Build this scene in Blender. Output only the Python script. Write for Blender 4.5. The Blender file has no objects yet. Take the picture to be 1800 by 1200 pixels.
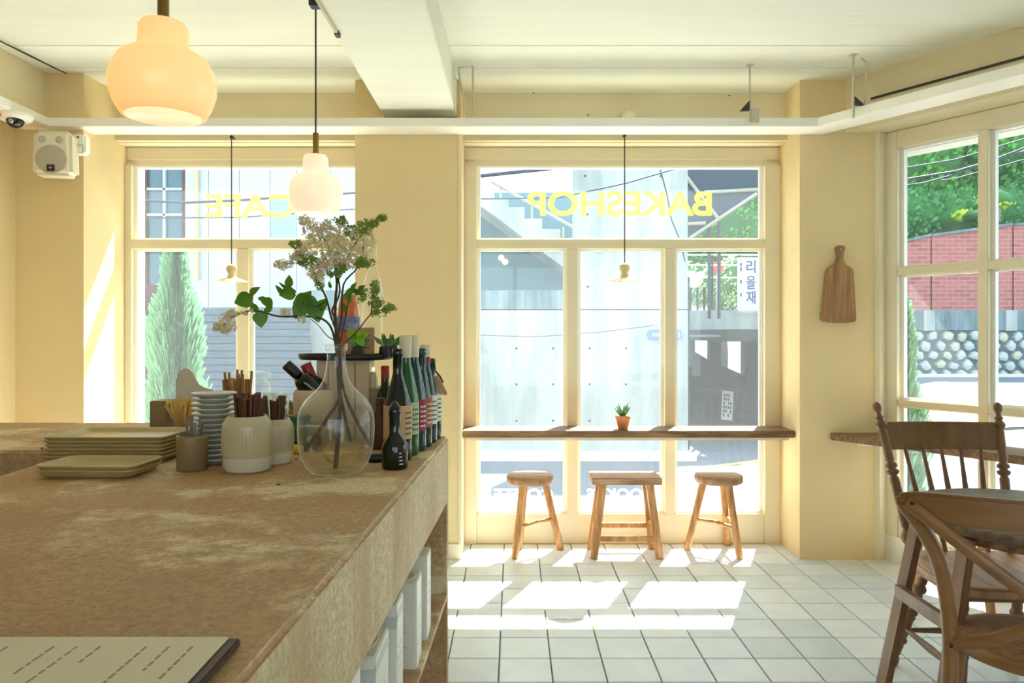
import bpy, bmesh, math, random
from math import pi, sin, cos, tan, radians as R
from mathutils import Vector, Matrix, noise as mnoise
random.seed(7)
C = bpy.context.scene.collection
sc = bpy.context.scene
# ------------------------------------------------------------------ camera, light, exposure
F = 1320.0; CX = 902.0; HY = 585.0; EYE = 1.3
cam_d = bpy.data.cameras.new('camera'); cam = bpy.data.objects.new('camera', cam_d); C.objects.link(cam)
cam.location = (0, 0, EYE); cam.rotation_euler = (pi/2, 0, 0)
cam_d.sensor_fit = 'HORIZONTAL'; cam_d.sensor_width = 36; cam_d.lens = 36*F/1800
cam_d.shift_x = (900-CX)/1800; cam_d.shift_y = (HY-600)/1800
cam_d.clip_start = .02; cam_d.clip_end = 200
sc.camera = cam
w = bpy.data.worlds.new('sky'); sc.world = w; w.use_nodes = True
wn = w.node_tree; bg = wn.nodes['Background']
tc = wn.nodes.new('ShaderNodeTexCoord'); sp = wn.nodes.new('ShaderNodeSeparateXYZ'); cr = wn.nodes.new('ShaderNodeValToRGB')
wn.links.new(tc.outputs['Generated'], sp.inputs[0]); wn.links.new(sp.outputs['Z'], cr.inputs[0]); wn.links.new(cr.outputs[0], bg.inputs[0])
cr.color_ramp.elements[0].color = (.84, .93, 1, 1); cr.color_ramp.elements[1].color = (.68, .84, 1, 1); cr.color_ramp.elements[1].position = .8
bg.inputs[1].default_value = 2.0
sd = bpy.data.lights.new('sun', 'SUN'); sun = bpy.data.objects.new('sun', sd); C.objects.link(sun)
sun.rotation_euler = Vector((.42, 1, 1.6)).to_track_quat('Z', 'Y').to_euler()
sd.energy = 16; sd.angle = R(.6); sd.color = (1, .95, .86)
sc.view_settings.view_transform = 'Standard'; sc.view_settings.look = 'None'; sc.view_settings.gamma = 1
sc.view_settings.use_curve_mapping = False; sc.view_settings.exposure = .90
sc.cycles.max_bounces = 14; sc.cycles.diffuse_bounces = 8; sc.cycles.transparent_max_bounces = 24
sc.cycles.sample_clamp_indirect = 6; sc.cycles.use_denoising = True
sc.cycles.caustics_reflective = False; sc.cycles.caustics_refractive = False

def P(px, py, Y): return Vector(((px-CX)/F*Y, Y, EYE-(py-HY)/F*Y))
def XA(px, Y): return (px-CX)/F*Y
def ZA(py, Y): return EYE-(py-HY)/F*Y
def lin(c):
    return tuple((v/255/12.92 if v/255 <= .04045 else ((v/255+.055)/1.055)**2.4) for v in c) + (1,)

# ------------------------------------------------------------------ materials
def pm(name, col, rough=.6, metal=0, var=None, bump=None, spec=.5, emit=None, alt=None, stretch=(1,1,1), trans=0):
    m = bpy.data.materials.new(name); m.use_nodes = True; nt = m.node_tree; b = nt.nodes['Principled BSDF']
    c = lin(col); b.inputs['Base Color'].default_value = c; b.inputs['Roughness'].default_value = rough
    b.inputs['Metallic'].default_value = metal; b.inputs['Specular IOR Level'].default_value = spec
    tc = nt.nodes.new('ShaderNodeTexCoord'); mp = nt.nodes.new('ShaderNodeMapping'); mp.inputs['Scale'].default_value = stretch
    nt.links.new(tc.outputs['Object'], mp.inputs[0])
    if var:
        n = nt.nodes.new('ShaderNodeTexNoise'); n.inputs['Scale'].default_value = var[0]; n.inputs['Detail'].default_value = 5
        n.inputs['Roughness'].default_value = .6
        nt.links.new(mp.outputs[0], n.inputs[0])
        r = nt.nodes.new('ShaderNodeValToRGB'); nt.links.new(n.outputs[0], r.inputs[0])
        d = var[1]; a = lin(alt) if alt else tuple(min(1, v*(1-d)) for v in c[:3]) + (1,)
        r.color_ramp.elements[0].color = a; r.color_ramp.elements[0].position = .35
        r.color_ramp.elements[1].color = c; r.color_ramp.elements[1].position = .65
        nt.links.new(r.outputs[0], b.inputs['Base Color'])
    if bump:
        n2 = nt.nodes.new('ShaderNodeTexNoise'); n2.inputs['Scale'].default_value = bump[0]; n2.inputs['Detail'].default_value = 4
        nt.links.new(mp.outputs[0], n2.inputs[0])
        bp = nt.nodes.new('ShaderNodeBump'); bp.inputs['Strength'].default_value = bump[1]; bp.inputs['Distance'].default_value = .01
        nt.links.new(n2.outputs[0], bp.inputs['Height']); nt.links.new(bp.outputs[0], b.inputs['Normal'])
    if emit:
        b.inputs['Emission Color'].default_value = lin(emit[0]); b.inputs['Emission Strength'].default_value = emit[1]
    if trans:
        t = nt.nodes.new('ShaderNodeBsdfTranslucent'); t.inputs[0].default_value = c
        mx = nt.nodes.new('ShaderNodeMixShader'); mx.inputs[0].default_value = trans
        nt.links.new(b.outputs[0], mx.inputs[1]); nt.links.new(t.outputs[0], mx.inputs[2])
        nt.links.new(mx.outputs[0], nt.nodes['Material Output'].inputs[0])
    return m
def thin_glass(name, tint=(.95,.98,.97), veil=0.0, edge=0.0, refl=1.0):
    m = bpy.data.materials.new(name); m.use_nodes = True; nt = m.node_tree; nt.nodes.remove(nt.nodes['Principled BSDF'])
    out = nt.nodes['Material Output']
    t = nt.nodes.new('ShaderNodeBsdfTransparent'); t.inputs[0].default_value = tint + (1,)
    g = nt.nodes.new('ShaderNodeBsdfGlossy'); g.inputs['Roughness'].default_value = .02
    lf = nt.nodes.new('ShaderNodeLayerWeight'); lf.inputs[0].default_value = .5; p5 = nt.nodes.new('ShaderNodeMath'); p5.operation = 'POWER'; p5.inputs[1].default_value = 5; nt.links.new(lf.outputs['Facing'], p5.inputs[0])
    fr = nt.nodes.new('ShaderNodeMath'); fr.operation = 'MULTIPLY_ADD'; fr.inputs[1].default_value = .9; fr.inputs[2].default_value = .045; nt.links.new(p5.outputs[0], fr.inputs[0])
    mu = nt.nodes.new('ShaderNodeMath'); mu.operation = 'MULTIPLY'; mu.inputs[1].default_value = refl; nt.links.new(fr.outputs[0], mu.inputs[0])
    mx = nt.nodes.new('ShaderNodeMixShader'); nt.links.new(mu.outputs[0], mx.inputs[0])
    nt.links.new(t.outputs[0], mx.inputs[1]); nt.links.new(g.outputs[0], mx.inputs[2])
    last = mx
    if veil or edge:
        d = nt.nodes.new('ShaderNodeBsdfTranslucent'); d.inputs[0].default_value = (.9,.97,1,1)
        if edge:
            d2 = nt.nodes.new('ShaderNodeBsdfDiffuse'); d2.inputs[0].default_value = (.85,.9,.88,1)
            a = nt.nodes.new('ShaderNodeAddShader'); nt.links.new(d.outputs[0], a.inputs[0]); nt.links.new(d2.outputs[0], a.inputs[1]); d = a
        m2 = nt.nodes.new('ShaderNodeMixShader'); m2.inputs[0].default_value = veil
        if edge:
            lw = nt.nodes.new('ShaderNodeLayerWeight'); lw.inputs[0].default_value = .25
            pw = nt.nodes.new('ShaderNodeMath'); pw.operation = 'POWER'; pw.inputs[1].default_value = 4; lw.inputs[0].default_value = .5
            mm = nt.nodes.new('ShaderNodeMath'); mm.operation = 'MULTIPLY_ADD'; mm.inputs[1].default_value = edge; mm.inputs[2].default_value = veil
            nt.links.new(lw.outputs['Facing'], pw.inputs[0]); nt.links.new(pw.outputs[0], mm.inputs[0]); nt.links.new(mm.outputs[0], m2.inputs[0])
        nt.links.new(mx.outputs[0], m2.inputs[1]); nt.links.new(d.outputs[0], m2.inputs[2]); last = m2
    nt.links.new(last.outputs[0], out.inputs[0])
    return m
def wood(name, dark, light, rough=.45, stretch=(14,14,1.2)):
    m = pm(name, light, rough, var=(2.2, .3), alt=dark, stretch=stretch, bump=(9, .12)); return m
def counter_mat(face=False):
    m = bpy.data.materials.new('microcement'); m.use_nodes = True; nt = m.node_tree; b = nt.nodes['Principled BSDF']
    b.inputs['Roughness'].default_value = .62; b.inputs['Specular IOR Level'].default_value = .35
    tc = nt.nodes.new('ShaderNodeTexCoord')
    def nz(scale, det, rg, dist=0, st=(1,1,1)):
        mp = nt.nodes.new('ShaderNodeMapping'); mp.inputs['Scale'].default_value = st; nt.links.new(tc.outputs['Object'], mp.inputs[0])
        n = nt.nodes.new('ShaderNodeTexNoise'); n.inputs['Scale'].default_value = scale; n.inputs['Detail'].default_value = det
        n.inputs['Roughness'].default_value = rg; n.inputs['Distortion'].default_value = dist; nt.links.new(mp.outputs[0], n.inputs[0]); return n
    def ramp(src, p0, p1, c0=(0,0,0,1), c1=(1,1,1,1)):
        r = nt.nodes.new('ShaderNodeValToRGB'); r.color_ramp.elements[0].position = p0; r.color_ramp.elements[1].position = p1
        r.color_ramp.elements[0].color = c0; r.color_ramp.elements[1].color = c1; nt.links.new(src, r.inputs[0]); return r
    def mix(f, a, bb):
        x = nt.nodes.new('ShaderNodeMix'); x.data_type = 'RGBA'; nt.links.new(f, x.inputs[0])
        for s, i in ((a, 6), (bb, 7)):
            if isinstance(s, tuple): x.inputs[i].default_value = s
            else: nt.links.new(s, x.inputs[i])
        return x.outputs[2]
    base = ramp(nz(3, 6, .6).outputs[0], .35, .7, lin((182,146,104)), lin((206,174,130)))
    blot = ramp(nz(3.4, 10, .70, .1, (1,1.3,.35 if face else 1)).outputs[0], .40 if face else .50, .56 if face else .60)
    c0 = mix(blot.outputs[0], base.outputs[0], lin((222,204,166)))
    gr = ramp(nz(70, 8, .85).outputs[0], .40, .58); m3_ = nt.nodes.new('ShaderNodeMath'); m3_.operation = 'MAXIMUM'; nt.links.new(gr.outputs[0], m3_.inputs[0]); nt.links.new(blot.outputs[0], m3_.inputs[1]); c = mix(m3_.outputs[0], lin((168,130,90)), c0) if not face else mix(gr.outputs[0], lin((178,156,116)), c0)
    dots = ramp(nz(150, 3, .8).outputs[0], .30, .48)
    mask = ramp(nz(2.2, 4, .6).outputs[0], .38, .58)
    mm = nt.nodes.new('ShaderNodeMath'); mm.operation = 'MAXIMUM'; nt.links.new(dots.outputs[0], mm.inputs[0])
    inv = nt.nodes.new('ShaderNodeMath'); inv.operation = 'SUBTRACT'; inv.inputs[0].default_value = 1; nt.links.new(mask.outputs[0], inv.inputs[1]); nt.links.new(inv.outputs[0], mm.inputs[1])
    c2 = mix(mm.outputs[0], lin((146,116,80)), c)
    nt.links.new(c2, b.inputs['Base Color'])
    bp = nt.nodes.new('ShaderNodeBump'); bp.inputs['Strength'].default_value = .25; bp.inputs['Distance'].default_value = .004
    nt.links.new(nz(60, 5, .7).outputs[0], bp.inputs['Height']); nt.links.new(bp.outputs[0], b.inputs['Normal'])
    return m
M = dict(
    plaster = pm('plaster', (230,207,158), .85, var=(1.6,.05), bump=(38,.22), spec=.2),
    ceil = pm('ceiling_paint', (234,233,218), .8, var=(2.5,.04), bump=(5,.25), spec=.2, stretch=(.5,4,1)),
    ceilw = pm('upper_wall_paint', (228,214,178), .8, var=(2.5,.06), bump=(12,.25), spec=.2),
    frame = pm('painted_frame', (226,214,182), .5, var=(3,.04), bump=(30,.05)),
    white = pm('white_paint', (244,241,228), .45),
    tile = pm('floor_tile', (222,229,232), .32, var=(5,.09), bump=(22,.06), spec=.4),
    tile2 = pm('floor_tile_pale', (229,234,236), .32, var=(6,.07), bump=(22,.06), spec=.4),
    tile3 = pm('floor_tile_grey', (212,220,224), .32, var=(5,.09), bump=(22,.06), spec=.4),
    grout = pm('grout', (120,122,115), .9, var=(20,.2)),
    cement = counter_mat(), cement_face = counter_mat(True),
    glass = thin_glass('window_glass', (.95,.985,.985), veil=.02, refl=.45),
    bottleglass = thin_glass('clear_glass', (.97,.985,.97), veil=.012, edge=.35, refl=1.1),
    wood_bar = pm('weathered_wood', (150,112,72), .55, var=(3,.4), alt=(92,62,38), stretch=(1.4,16,16), bump=(10,.2)),
    wood_stool = pm('oiled_stool_wood', (204,150,88), .5, var=(3,.4), alt=(150,98,48), stretch=(12,12,1.5), bump=(12,.12)),
    wood_top = pm('stool_seat_wood', (178,140,104), .5, var=(3,.4), alt=(138,96,62), stretch=(2,12,12), bump=(12,.12)),
    wood_chair = pm('brown_chair_wood', (124,86,50), .4, var=(1.6,.3), alt=(102,68,38), stretch=(12,12,1.5)),
    wood_bent = pm('bentwood', (146,102,56), .35, var=(1.6,.3), alt=(124,84,44), stretch=(2,5,9)),
    wood_table = pm('table_wood', (120,98,76), .4, var=(3,.35), alt=(82,64,48), stretch=(1.5,16,16)),
    wood_board = pm('cutting_board_wood', (176,134,86), .5, var=(3,.35), alt=(134,94,56), stretch=(14,14,1)),
    seatwood = pm('chair_seat_wood', (186,144,98), .4, var=(3,.25), alt=(140,98,58), stretch=(12,1.5,1)),
    rattan = pm('woven_rattan', (150,108,64), .7, var=(60,.5), bump=(120,.8)),
    brass = pm('aged_brass', (150,120,62), .35, metal=.9),
    black = pm('black_plastic', (22,22,22), .4),
    cord = pm('dark_cord', (52,46,38), .6),
    metal = pm('painted_metal', (196,188,160), .5),
    steel = pm('brushed_steel', (150,150,148), .3, metal=.9),
    opal = pm('opal_glass_lit', (255,224,178), .25, emit=((255,196,118), .32), trans=.1),
    opalb = pm('opal_glass_paler', (255,240,226), .25, emit=((255,218,186), .30), trans=.1),
    opal2 = pm('opal_glass_bottom_lit', (255,240,215), .25, emit=((255,212,160), .42)),
    enamel = pm('enamel_shade', (206,190,152), .3),
    lampwarm = pm('warm_bulb', (255,240,210), .3, emit=((255,214,150), 1.1)),
    ceramic = pm('cream_glaze', (196,184,152), .22, var=(8,.06)),
    ceramicw = pm('white_glaze', (206,200,180), .2),
    taupe = pm('taupe_ceramic', (136,116,82), .4),
    tray = pm('beige_melamine', (184,162,112), .35),
    plate = pm('grey_white_glaze', (196,196,182), .25),
    stick = pm('dark_stirrer_wood', (96,52,26), .5, var=(6,.4), stretch=(8,8,1)),
    straw = pm('kraft_paper', (176,128,76), .7, var=(9,.12)),
    kraft = pm('kraft_card', (178,146,104), .8),
    card = pm('beige_card', (206,184,152), .7),
    redline = pm('red_brown_print', (150,84,74), .7),
    blackglass = pm('black_bottle_glass', (16,18,14), .12, spec=.6),
    olive = pm('dark_green_bottle_glass', (26,36,22), .1, spec=.6),
    greenglass = pm('green_bottle_glass', (34,84,36), .1, spec=.6),
    tealglass = pm('teal_bottle_glass', (30,60,52), .1, spec=.6),
    capsule = pm('cream_capsule', (216,204,174), .45),
    redcap = pm('red_capsule', (150,26,38), .4),
    lab_tan = pm('tan_label', (196,160,120), .7), lab_green = pm('pale_green_label', (166,190,146), .7),
    lab_red = pm('maroon_label', (146,40,66), .7), lab_white = pm('white_label', (222,220,206), .7),
    lab_orange = pm('rust_label', (160,96,62), .7), ink = pm('print_ink', (70,66,60), .8), inkf = pm('faint_print_ink', (160,150,130), .8), inkw = pm('white_print', (220,220,210), .6),
    water = thin_glass('water', (.91,.88,.78), veil=.004, edge=.02, refl=.5),
    stem = pm('branch_bark', (78,58,38), .8, var=(30,.3)), stemg = pm('wet_stem', (74,76,30), .6),
    leaf = pm('lilac_leaf', (88,134,30), .45, var=(10,.2), trans=.35), leafb = pm('bright_leaf', (128,176,28), .45, trans=.4),
    leafd = pm('young_leaf', (130,150,66), .6, trans=.35),
    petal = pm('lilac_petal', (222,208,166), .6, trans=.25),
    terra = pm('terracotta', (214,142,92), .75, var=(20,.1)), soil = pm('soil', (66,50,36), .95),
    aloe = pm('aloe_leaf', (92,132,72), .45), dark = pm('dark_tray', (30,26,24), .4),
    pot = pm('dark_pot', (48,38,32), .6), greenbox = pm('green_box', (70,106,84), .6), lemon = pm('lemon_skin', (226,196,58), .5),
    orange = pm('orange_juice', (232,122,44), .3, trans=.3), blueprint = pm('blue_pattern_label', (150,160,190), .6, var=(60,.6), alt=(70,84,140)),
    dried = pm('dried_flower', (216,186,120), .8, trans=.3), yellow = pm('yellow_flower', (236,196,70), .7),
    paper = pm('menu_paper', (226,214,186), .7), board = pm('dark_clipboard', (70,50,40), .5),
    box = pm('white_carton', (226,224,214), .5), boxprint = pm('grey_green_print', (200,204,198), .6), shade = pm('inner_laminate', (170,134,92), .7),
    speaker = pm('speaker_shell', (224,216,192), .5), grille = pm('speaker_grille', (190,182,160), .7, bump=(300,.5)),
    redm = pm('red_mark', (200,50,40), .5), 
    # outside
    asphalt = pm('asphalt', (88,97,110), .9, var=(3,.12), bump=(80,.2)), concrete = pm('concrete', (170,174,170), .85, var=(1.3,.16), alt=(130,140,140), stretch=(2,1,.35), bump=(18,.2)),
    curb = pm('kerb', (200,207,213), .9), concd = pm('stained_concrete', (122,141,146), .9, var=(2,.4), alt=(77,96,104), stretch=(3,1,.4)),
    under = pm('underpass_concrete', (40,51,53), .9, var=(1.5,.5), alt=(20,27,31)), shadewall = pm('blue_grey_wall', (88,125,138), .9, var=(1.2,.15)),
    panel = pm('white_panel', (168,181,186), .6), bluepanel = pm('pale_blue_panel', (128,170,184), .6), slat = pm('grey_board', (77,93,106), .8, var=(4,.3), stretch=(1,6,14)),
    brickb = pm('brown_brick', (85,59,59), .9, var=(12,.3)), winglass = pm('dark_window', (59,93,104), .15),
    cyp = pm('cypress_leaf', (112,162,122), .7, trans=.4), tree = pm('tree_leaf', (93,170,67), .6, trans=.4), tree2 = pm('tree_leaf_dark', (77,149,82), .6, trans=.4),
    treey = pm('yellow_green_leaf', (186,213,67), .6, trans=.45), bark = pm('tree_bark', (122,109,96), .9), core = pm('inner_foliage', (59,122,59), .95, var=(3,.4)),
    blossom = pm('pale_blossom', (200,215,157), .7, trans=.4),
    stone = pm('rubble_stone', (168,178,176), .9, var=(5,.25)), stone2 = pm('rubble_stone_tan', (176,176,157), .9, var=(5,.25)), mortar = pm('stone_mortar', (77,96,101), .95),
    canopy = pm('canopy_sheet', (45,61,74), .7), beam = pm('steel_beam_paint', (149,146,133), .6), roadyellow = pm('road_paint_yellow', (240,186,80), .8), roadwhite = pm('road_paint_white', (240,240,240), .8),
    bluesign = pm('blue_sign', (77,114,181), .5), signwhite = pm('sign_white', (200,205,207), .6), signink = pm('sign_ink', (32,59,112), .6),
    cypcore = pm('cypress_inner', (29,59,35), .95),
    wiremat = pm('wire_sheath', (40,48,59), .6),
    patch = pm('white_render', (240,240,240), .85),
)
def vinyl(name, col, k, tint):
    m = bpy.data.materials.new(name); m.use_nodes = True; nt = m.node_tree; nt.nodes.remove(nt.nodes['Principled BSDF'])
    t = nt.nodes.new('ShaderNodeBsdfTranslucent'); t.inputs[0].default_value = lin(col); p = nt.nodes.new('ShaderNodeBsdfTransparent'); p.inputs[0].default_value = lin(tint)
    mx = nt.nodes.new('ShaderNodeMixShader'); mx.inputs[0].default_value = k; nt.links.new(t.outputs[0], mx.inputs[1]); nt.links.new(p.outputs[0], mx.inputs[2])
    nt.links.new(mx.outputs[0], nt.nodes['Material Output'].inputs[0]); return m
M['letter_y'] = vinyl('yellow_green_vinyl', (186,192,112), .72, (248,249,196)); M['letter_w'] = vinyl('white_vinyl', (235,238,240), .3, (255,255,255))
def brick_mat():
    m = bpy.data.materials.new('red_brick'); m.use_nodes = True; nt = m.node_tree; b = nt.nodes['Principled BSDF']; b.inputs['Roughness'].default_value = .9
    tc = nt.nodes.new('ShaderNodeTexCoord'); mp = nt.nodes.new('ShaderNodeMapping'); mp.inputs['Rotation'].default_value = (pi/2,0,0)
    nt.links.new(tc.outputs['Object'], mp.inputs[0]); br = nt.nodes.new('ShaderNodeTexBrick'); nt.links.new(mp.outputs[0], br.inputs[0])
    br.inputs['Color1'].default_value = lin((160,98,94)); br.inputs['Color2'].default_value = lin((140,82,80)); br.inputs['Mortar'].default_value = lin((156,118,114))
    br.inputs['Scale'].default_value = 1; br.inputs['Brick Width'].default_value = .2; br.inputs['Row Height'].default_value = .067; br.inputs['Mortar Size'].default_value = .008
    nt.links.new(br.outputs[0], b.inputs['Base Color'])
    bp = nt.nodes.new('ShaderNodeBump'); bp.inputs['Strength'].default_value = .4; bp.inputs['Distance'].default_value = .01; bp.invert = True
    nt.links.new(br.outputs[1], bp.inputs['Height']); nt.links.new(bp.outputs[0], b.inputs['Normal'])
    return m
M['brick'] = brick_mat()

# ------------------------------------------------------------------ builders
class MB:
    def __init__(s): s.v = []; s.f = []; s.sm = []
    def add(s, vs, fs, smooth=False, mat=None):
        o = len(s.v)
        s.v += [tuple(mat @ Vector(v)) if mat is not None else tuple(v) for v in vs]
        s.f += [tuple(i+o for i in f) for f in fs]; s.sm += [smooth]*len(fs); return s
    def box(s, a, b, mat=None):
        x0,y0,z0 = (min(a[i],b[i]) for i in range(3)); x1,y1,z1 = (max(a[i],b[i]) for i in range(3))
        return s.add([(x0,y0,z0),(x1,y0,z0),(x1,y1,z0),(x0,y1,z0),(x0,y0,z1),(x1,y0,z1),(x1,y1,z1),(x0,y1,z1)],
              [(3,2,1,0),(4,5,6,7),(0,1,5,4),(1,2,6,5),(2,3,7,6),(3,0,4,7)], False, mat)
    def bar(s, p, q, wd, th=None, up=(0,0,1)):
        p = Vector(p); q = Vector(q); th = th or wd; d = (q-p).normalized(); u = Vector(up)
        if abs(d.dot(u)) > .98: u = Vector((0,1,0))
        a = d.cross(u).normalized()*wd/2; b = a.cross(d).normalized()*th/2
        vs = [p-a-b,p+a-b,p+a+b,p-a+b,q-a-b,q+a-b,q+a+b,q-a+b]
        return s.add(vs, [(3,2,1,0),(4,5,6,7),(0,1,5,4),(1,2,6,5),(2,3,7,6),(3,0,4,7)])
    def tube(s, pts, rad, n=10, cap=True, sx=1, up=(0,0,1), closed=False):
        pts = [Vector(p) for p in pts]; k = len(pts); rad = rad if isinstance(rad, (list,tuple)) else [rad]*k
        rings = []
        for i, p in enumerate(pts):
            if closed: d = pts[(i+1)%k]-pts[i-1]
            else: d = pts[min(i+1,k-1)]-pts[max(i-1,0)]
            d = d.normalized() if d.length > 1e-9 else Vector((0,0,1)); u = Vector(up)
            if abs(d.dot(u)) > .95: u = Vector((0,1,0)) if abs(d.y) < .9 else Vector((1,0,0))
            a = d.cross(u).normalized(); b = a.cross(d).normalized()
            rings.append([p+a*cos(2*pi*j/n)*rad[i]*sx+b*sin(2*pi*j/n)*rad[i] for j in range(n)])
        vs = [v for r in rings for v in r]; fs = []
        for i in range(k if closed else k-1):
            o = i*n; o2 = ((i+1)%k)*n
            for j in range(n): fs.append((o+j, o+(j+1)%n, o2+(j+1)%n, o2+j))
        s.add(vs, fs, True)
        if cap and not closed: s.add(rings[0], [tuple(range(n-1,-1,-1))]); s.add(rings[-1], [tuple(range(n))])
        return s
    def lathe(s, prof, n=28, mat=None, cx=0, cy=0, cap=True):
        vs = []; fs = []
        for r, z in prof:
            for j in range(n): vs.append((cx+r*cos(2*pi*j/n), cy+r*sin(2*pi*j/n), z))
        for i in range(len(prof)-1):
            for j in range(n): fs.append((i*n+j, i*n+(j+1)%n, (i+1)*n+(j+1)%n, (i+1)*n+j))
        s.add(vs, fs, True, mat)
        if cap:
            if prof[0][0] > 1e-4: s.add(vs[:n], [tuple(range(n-1,-1,-1))], False, mat)
            if prof[-1][0] > 1e-4: s.add(vs[-n:], [tuple(range(n))], False, mat)
        return s
    def prism(s, poly, axis, a, b, mat=None):     # polygon in the two other axes, extruded along axis from a to b
        def mk(u, v, t): return {'x': (t,u,v), 'y': (u,t,v), 'z': (u,v,t)}[axis]
        n = len(poly); vs = [mk(u,v,a) for u,v in poly]+[mk(u,v,b) for u,v in poly]
        fs = [tuple(range(n-1,-1,-1)), tuple(range(n,2*n))]+[(i,(i+1)%n,n+(i+1)%n,n+i) for i in range(n)]
        return s.add(vs, fs, False, mat)
    def ball(s, c, r, n=12, sc_=(1,1,1), mat=None):
        k = n//2; prof = [(max(1e-5, r*sin(pi*i/k)), -r*cos(pi*i/k)) for i in range(k+1)]
        m = Matrix.Translation(c) @ Matrix.Diagonal((*sc_,1))
        if mat is not None: m = mat @ m
        return s.lathe(prof, n, m, cap=False)
    def build(s, name, mat, parent=None, bevel=0, seg=2, loc=None, rz=0, rot=None, fix=True):
        me = bpy.data.meshes.new(name); me.from_pydata([tuple(v) for v in s.v], [], s.f)
        me.polygons.foreach_set('use_smooth', s.sm)
        if fix or bevel:
            bm = bmesh.new(); bm.from_mesh(me)
            if bevel: bmesh.ops.remove_doubles(bm, verts=bm.verts, dist=1e-5)
            bmesh.ops.recalc_face_normals(bm, faces=bm.faces)
            if bevel:
                es = [e for e in bm.edges if len(e.link_faces) == 2 and e.calc_face_angle() > R(35)]
                bmesh.ops.bevel(bm, geom=es, offset=bevel, segments=seg, affect='EDGES', clamp_overlap=True)
            bm.to_mesh(me); bm.free()
        me.materials.append(M[mat] if isinstance(mat, str) else mat)
        o = bpy.data.objects.new(name, me); C.objects.link(o)
        if parent: o.parent = parent
        if loc is not None: o.location = loc
        if rz: o.rotation_euler.z = rz
        if rot: o.rotation_euler = rot
        return o
def tag(o, label, cat, group=None, kind=None):
    if label: o['label'] = label
    if cat: o['category'] = cat
    if group: o['group'] = group
    if kind: o['kind'] = kind
    return o
def thing(name, label, cat, loc=(0,0,0), rz=0, group=None, kind=None):
    o = bpy.data.objects.new(name, None); C.objects.link(o); o.location = loc; o.rotation_euler.z = rz; o.empty_display_size = .05
    return tag(o, label, cat, group, kind)
def struct(o): o['kind'] = 'structure'; return o
def plab(o, l): o['label'] = l; return o
def copy_tree(o, parent=None):
    c = o.copy(); C.objects.link(c); c.parent = parent
    for ch in list(o.children): copy_tree(ch, c)
    return c
def text(name, s, size, mat, parent, loc, rot, off=0, ext=.001, align='CENTER', fit=None):
    cu = bpy.data.curves.new(name, 'FONT'); cu.body = s; cu.size = size; cu.offset = off; cu.extrude = ext; cu.align_x = align; cu.align_y = 'BOTTOM_BASELINE'
    t = bpy.data.objects.new('tmp', cu); C.objects.link(t); bpy.context.view_layer.update()
    me = bpy.data.meshes.new_from_object(t.evaluated_get(bpy.context.evaluated_depsgraph_get()))
    bpy.data.objects.remove(t); me.materials.clear(); me.materials.append(M[mat])
    if fit and len(me.vertices):
        xs = [v.co.x for v in me.vertices]; ys = [v.co.y for v in me.vertices]
        kx = fit[0]/(max(xs)-min(xs)); ky = fit[1]/(max(ys)-min(ys)); mx_ = (max(xs)+min(xs))/2; my = min(ys)
        for v in me.vertices: v.co.x = (v.co.x-mx_)*kx; v.co.y = (v.co.y-my)*ky
    o = bpy.data.objects.new(name, me); C.objects.link(o); o.parent = parent; o.location = loc; o.rotation_euler = rot
    return o
def bx(name, mat, a, b, parent=None, bevel=0): return MB().box(a, b).build(name, mat, parent, bevel)

# ------------------------------------------------------------------ the room
CH = 2.755; YP = 4.31; YW = 4.66; YB = 4.55
XL = -2.784; XP0 = -2.402; YPL = 4.20; XP1 = -.908; XP2 = -.300; XC0 = 1.648; XC1 = 2.09
U = Vector((.555, -.832, 0)).normalized(); N = Vector((-U.y, U.x, 0)); N = Vector((.832, .555, 0)).normalized(); O3 = Vector((XC1, YP, 0))
def W3(u, n, z=0): v = O3+U*u+N*n; return Vector((v.x, v.y, z))
def box3(mb, u0, u1, n0, n1, z0, z1):
    vs = [W3(u,n,z) for z in (z0,z1) for u,n in ((u0,n0),(u1,n0),(u1,n1),(u0,n1))]
    return mb.add(vs, [(3,2,1,0),(4,5,6,7),(0,1,5,4),(1,2,6,5),(2,3,7,6),(3,0,4,7)])
L3 = 3.3; E3 = W3(L3, 0)
# floor with tiles
fl = struct(MB().prism([(XL-.2,-3.2),(E3.x+.3,-3.2),(E3.x+.3,E3.y),(W3(0,.3).x,W3(0,.3).y),(XC1,4.9),(XL-.2,4.9)], 'z', -.15, -.006).build('floor', 'grout'))
t = .204; tiles = []
def tile_mesh(mat):
    h = (t-.0055)/2; c = .0025
    mb = MB(); vs = [(-h,-h,-.01),(h,-h,-.01),(h,h,-.01),(-h,h,-.01),(-h,-h,-c),(h,-h,-c),(h,h,-c),(-h,h,-c),(-h+c,-h+c,0),(h-c,-h+c,0),(h-c,h-c,0),(-h+c,h-c,0)]
    fs = [(0,1,5,4),(1,2,6,5),(2,3,7,6),(3,0,4,7),(4,5,9,8),(5,6,10,9),(6,7,11,10),(7,4,8,11),(8,9,10,11)]
    o = mb.add(vs, fs).build('tile', mat, fl); return o
protos = [tile_mesh(k) for k in ('tile','tile2','tile3','tile')]; used = set()
far_tiles = MB(); ntile = 0
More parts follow.
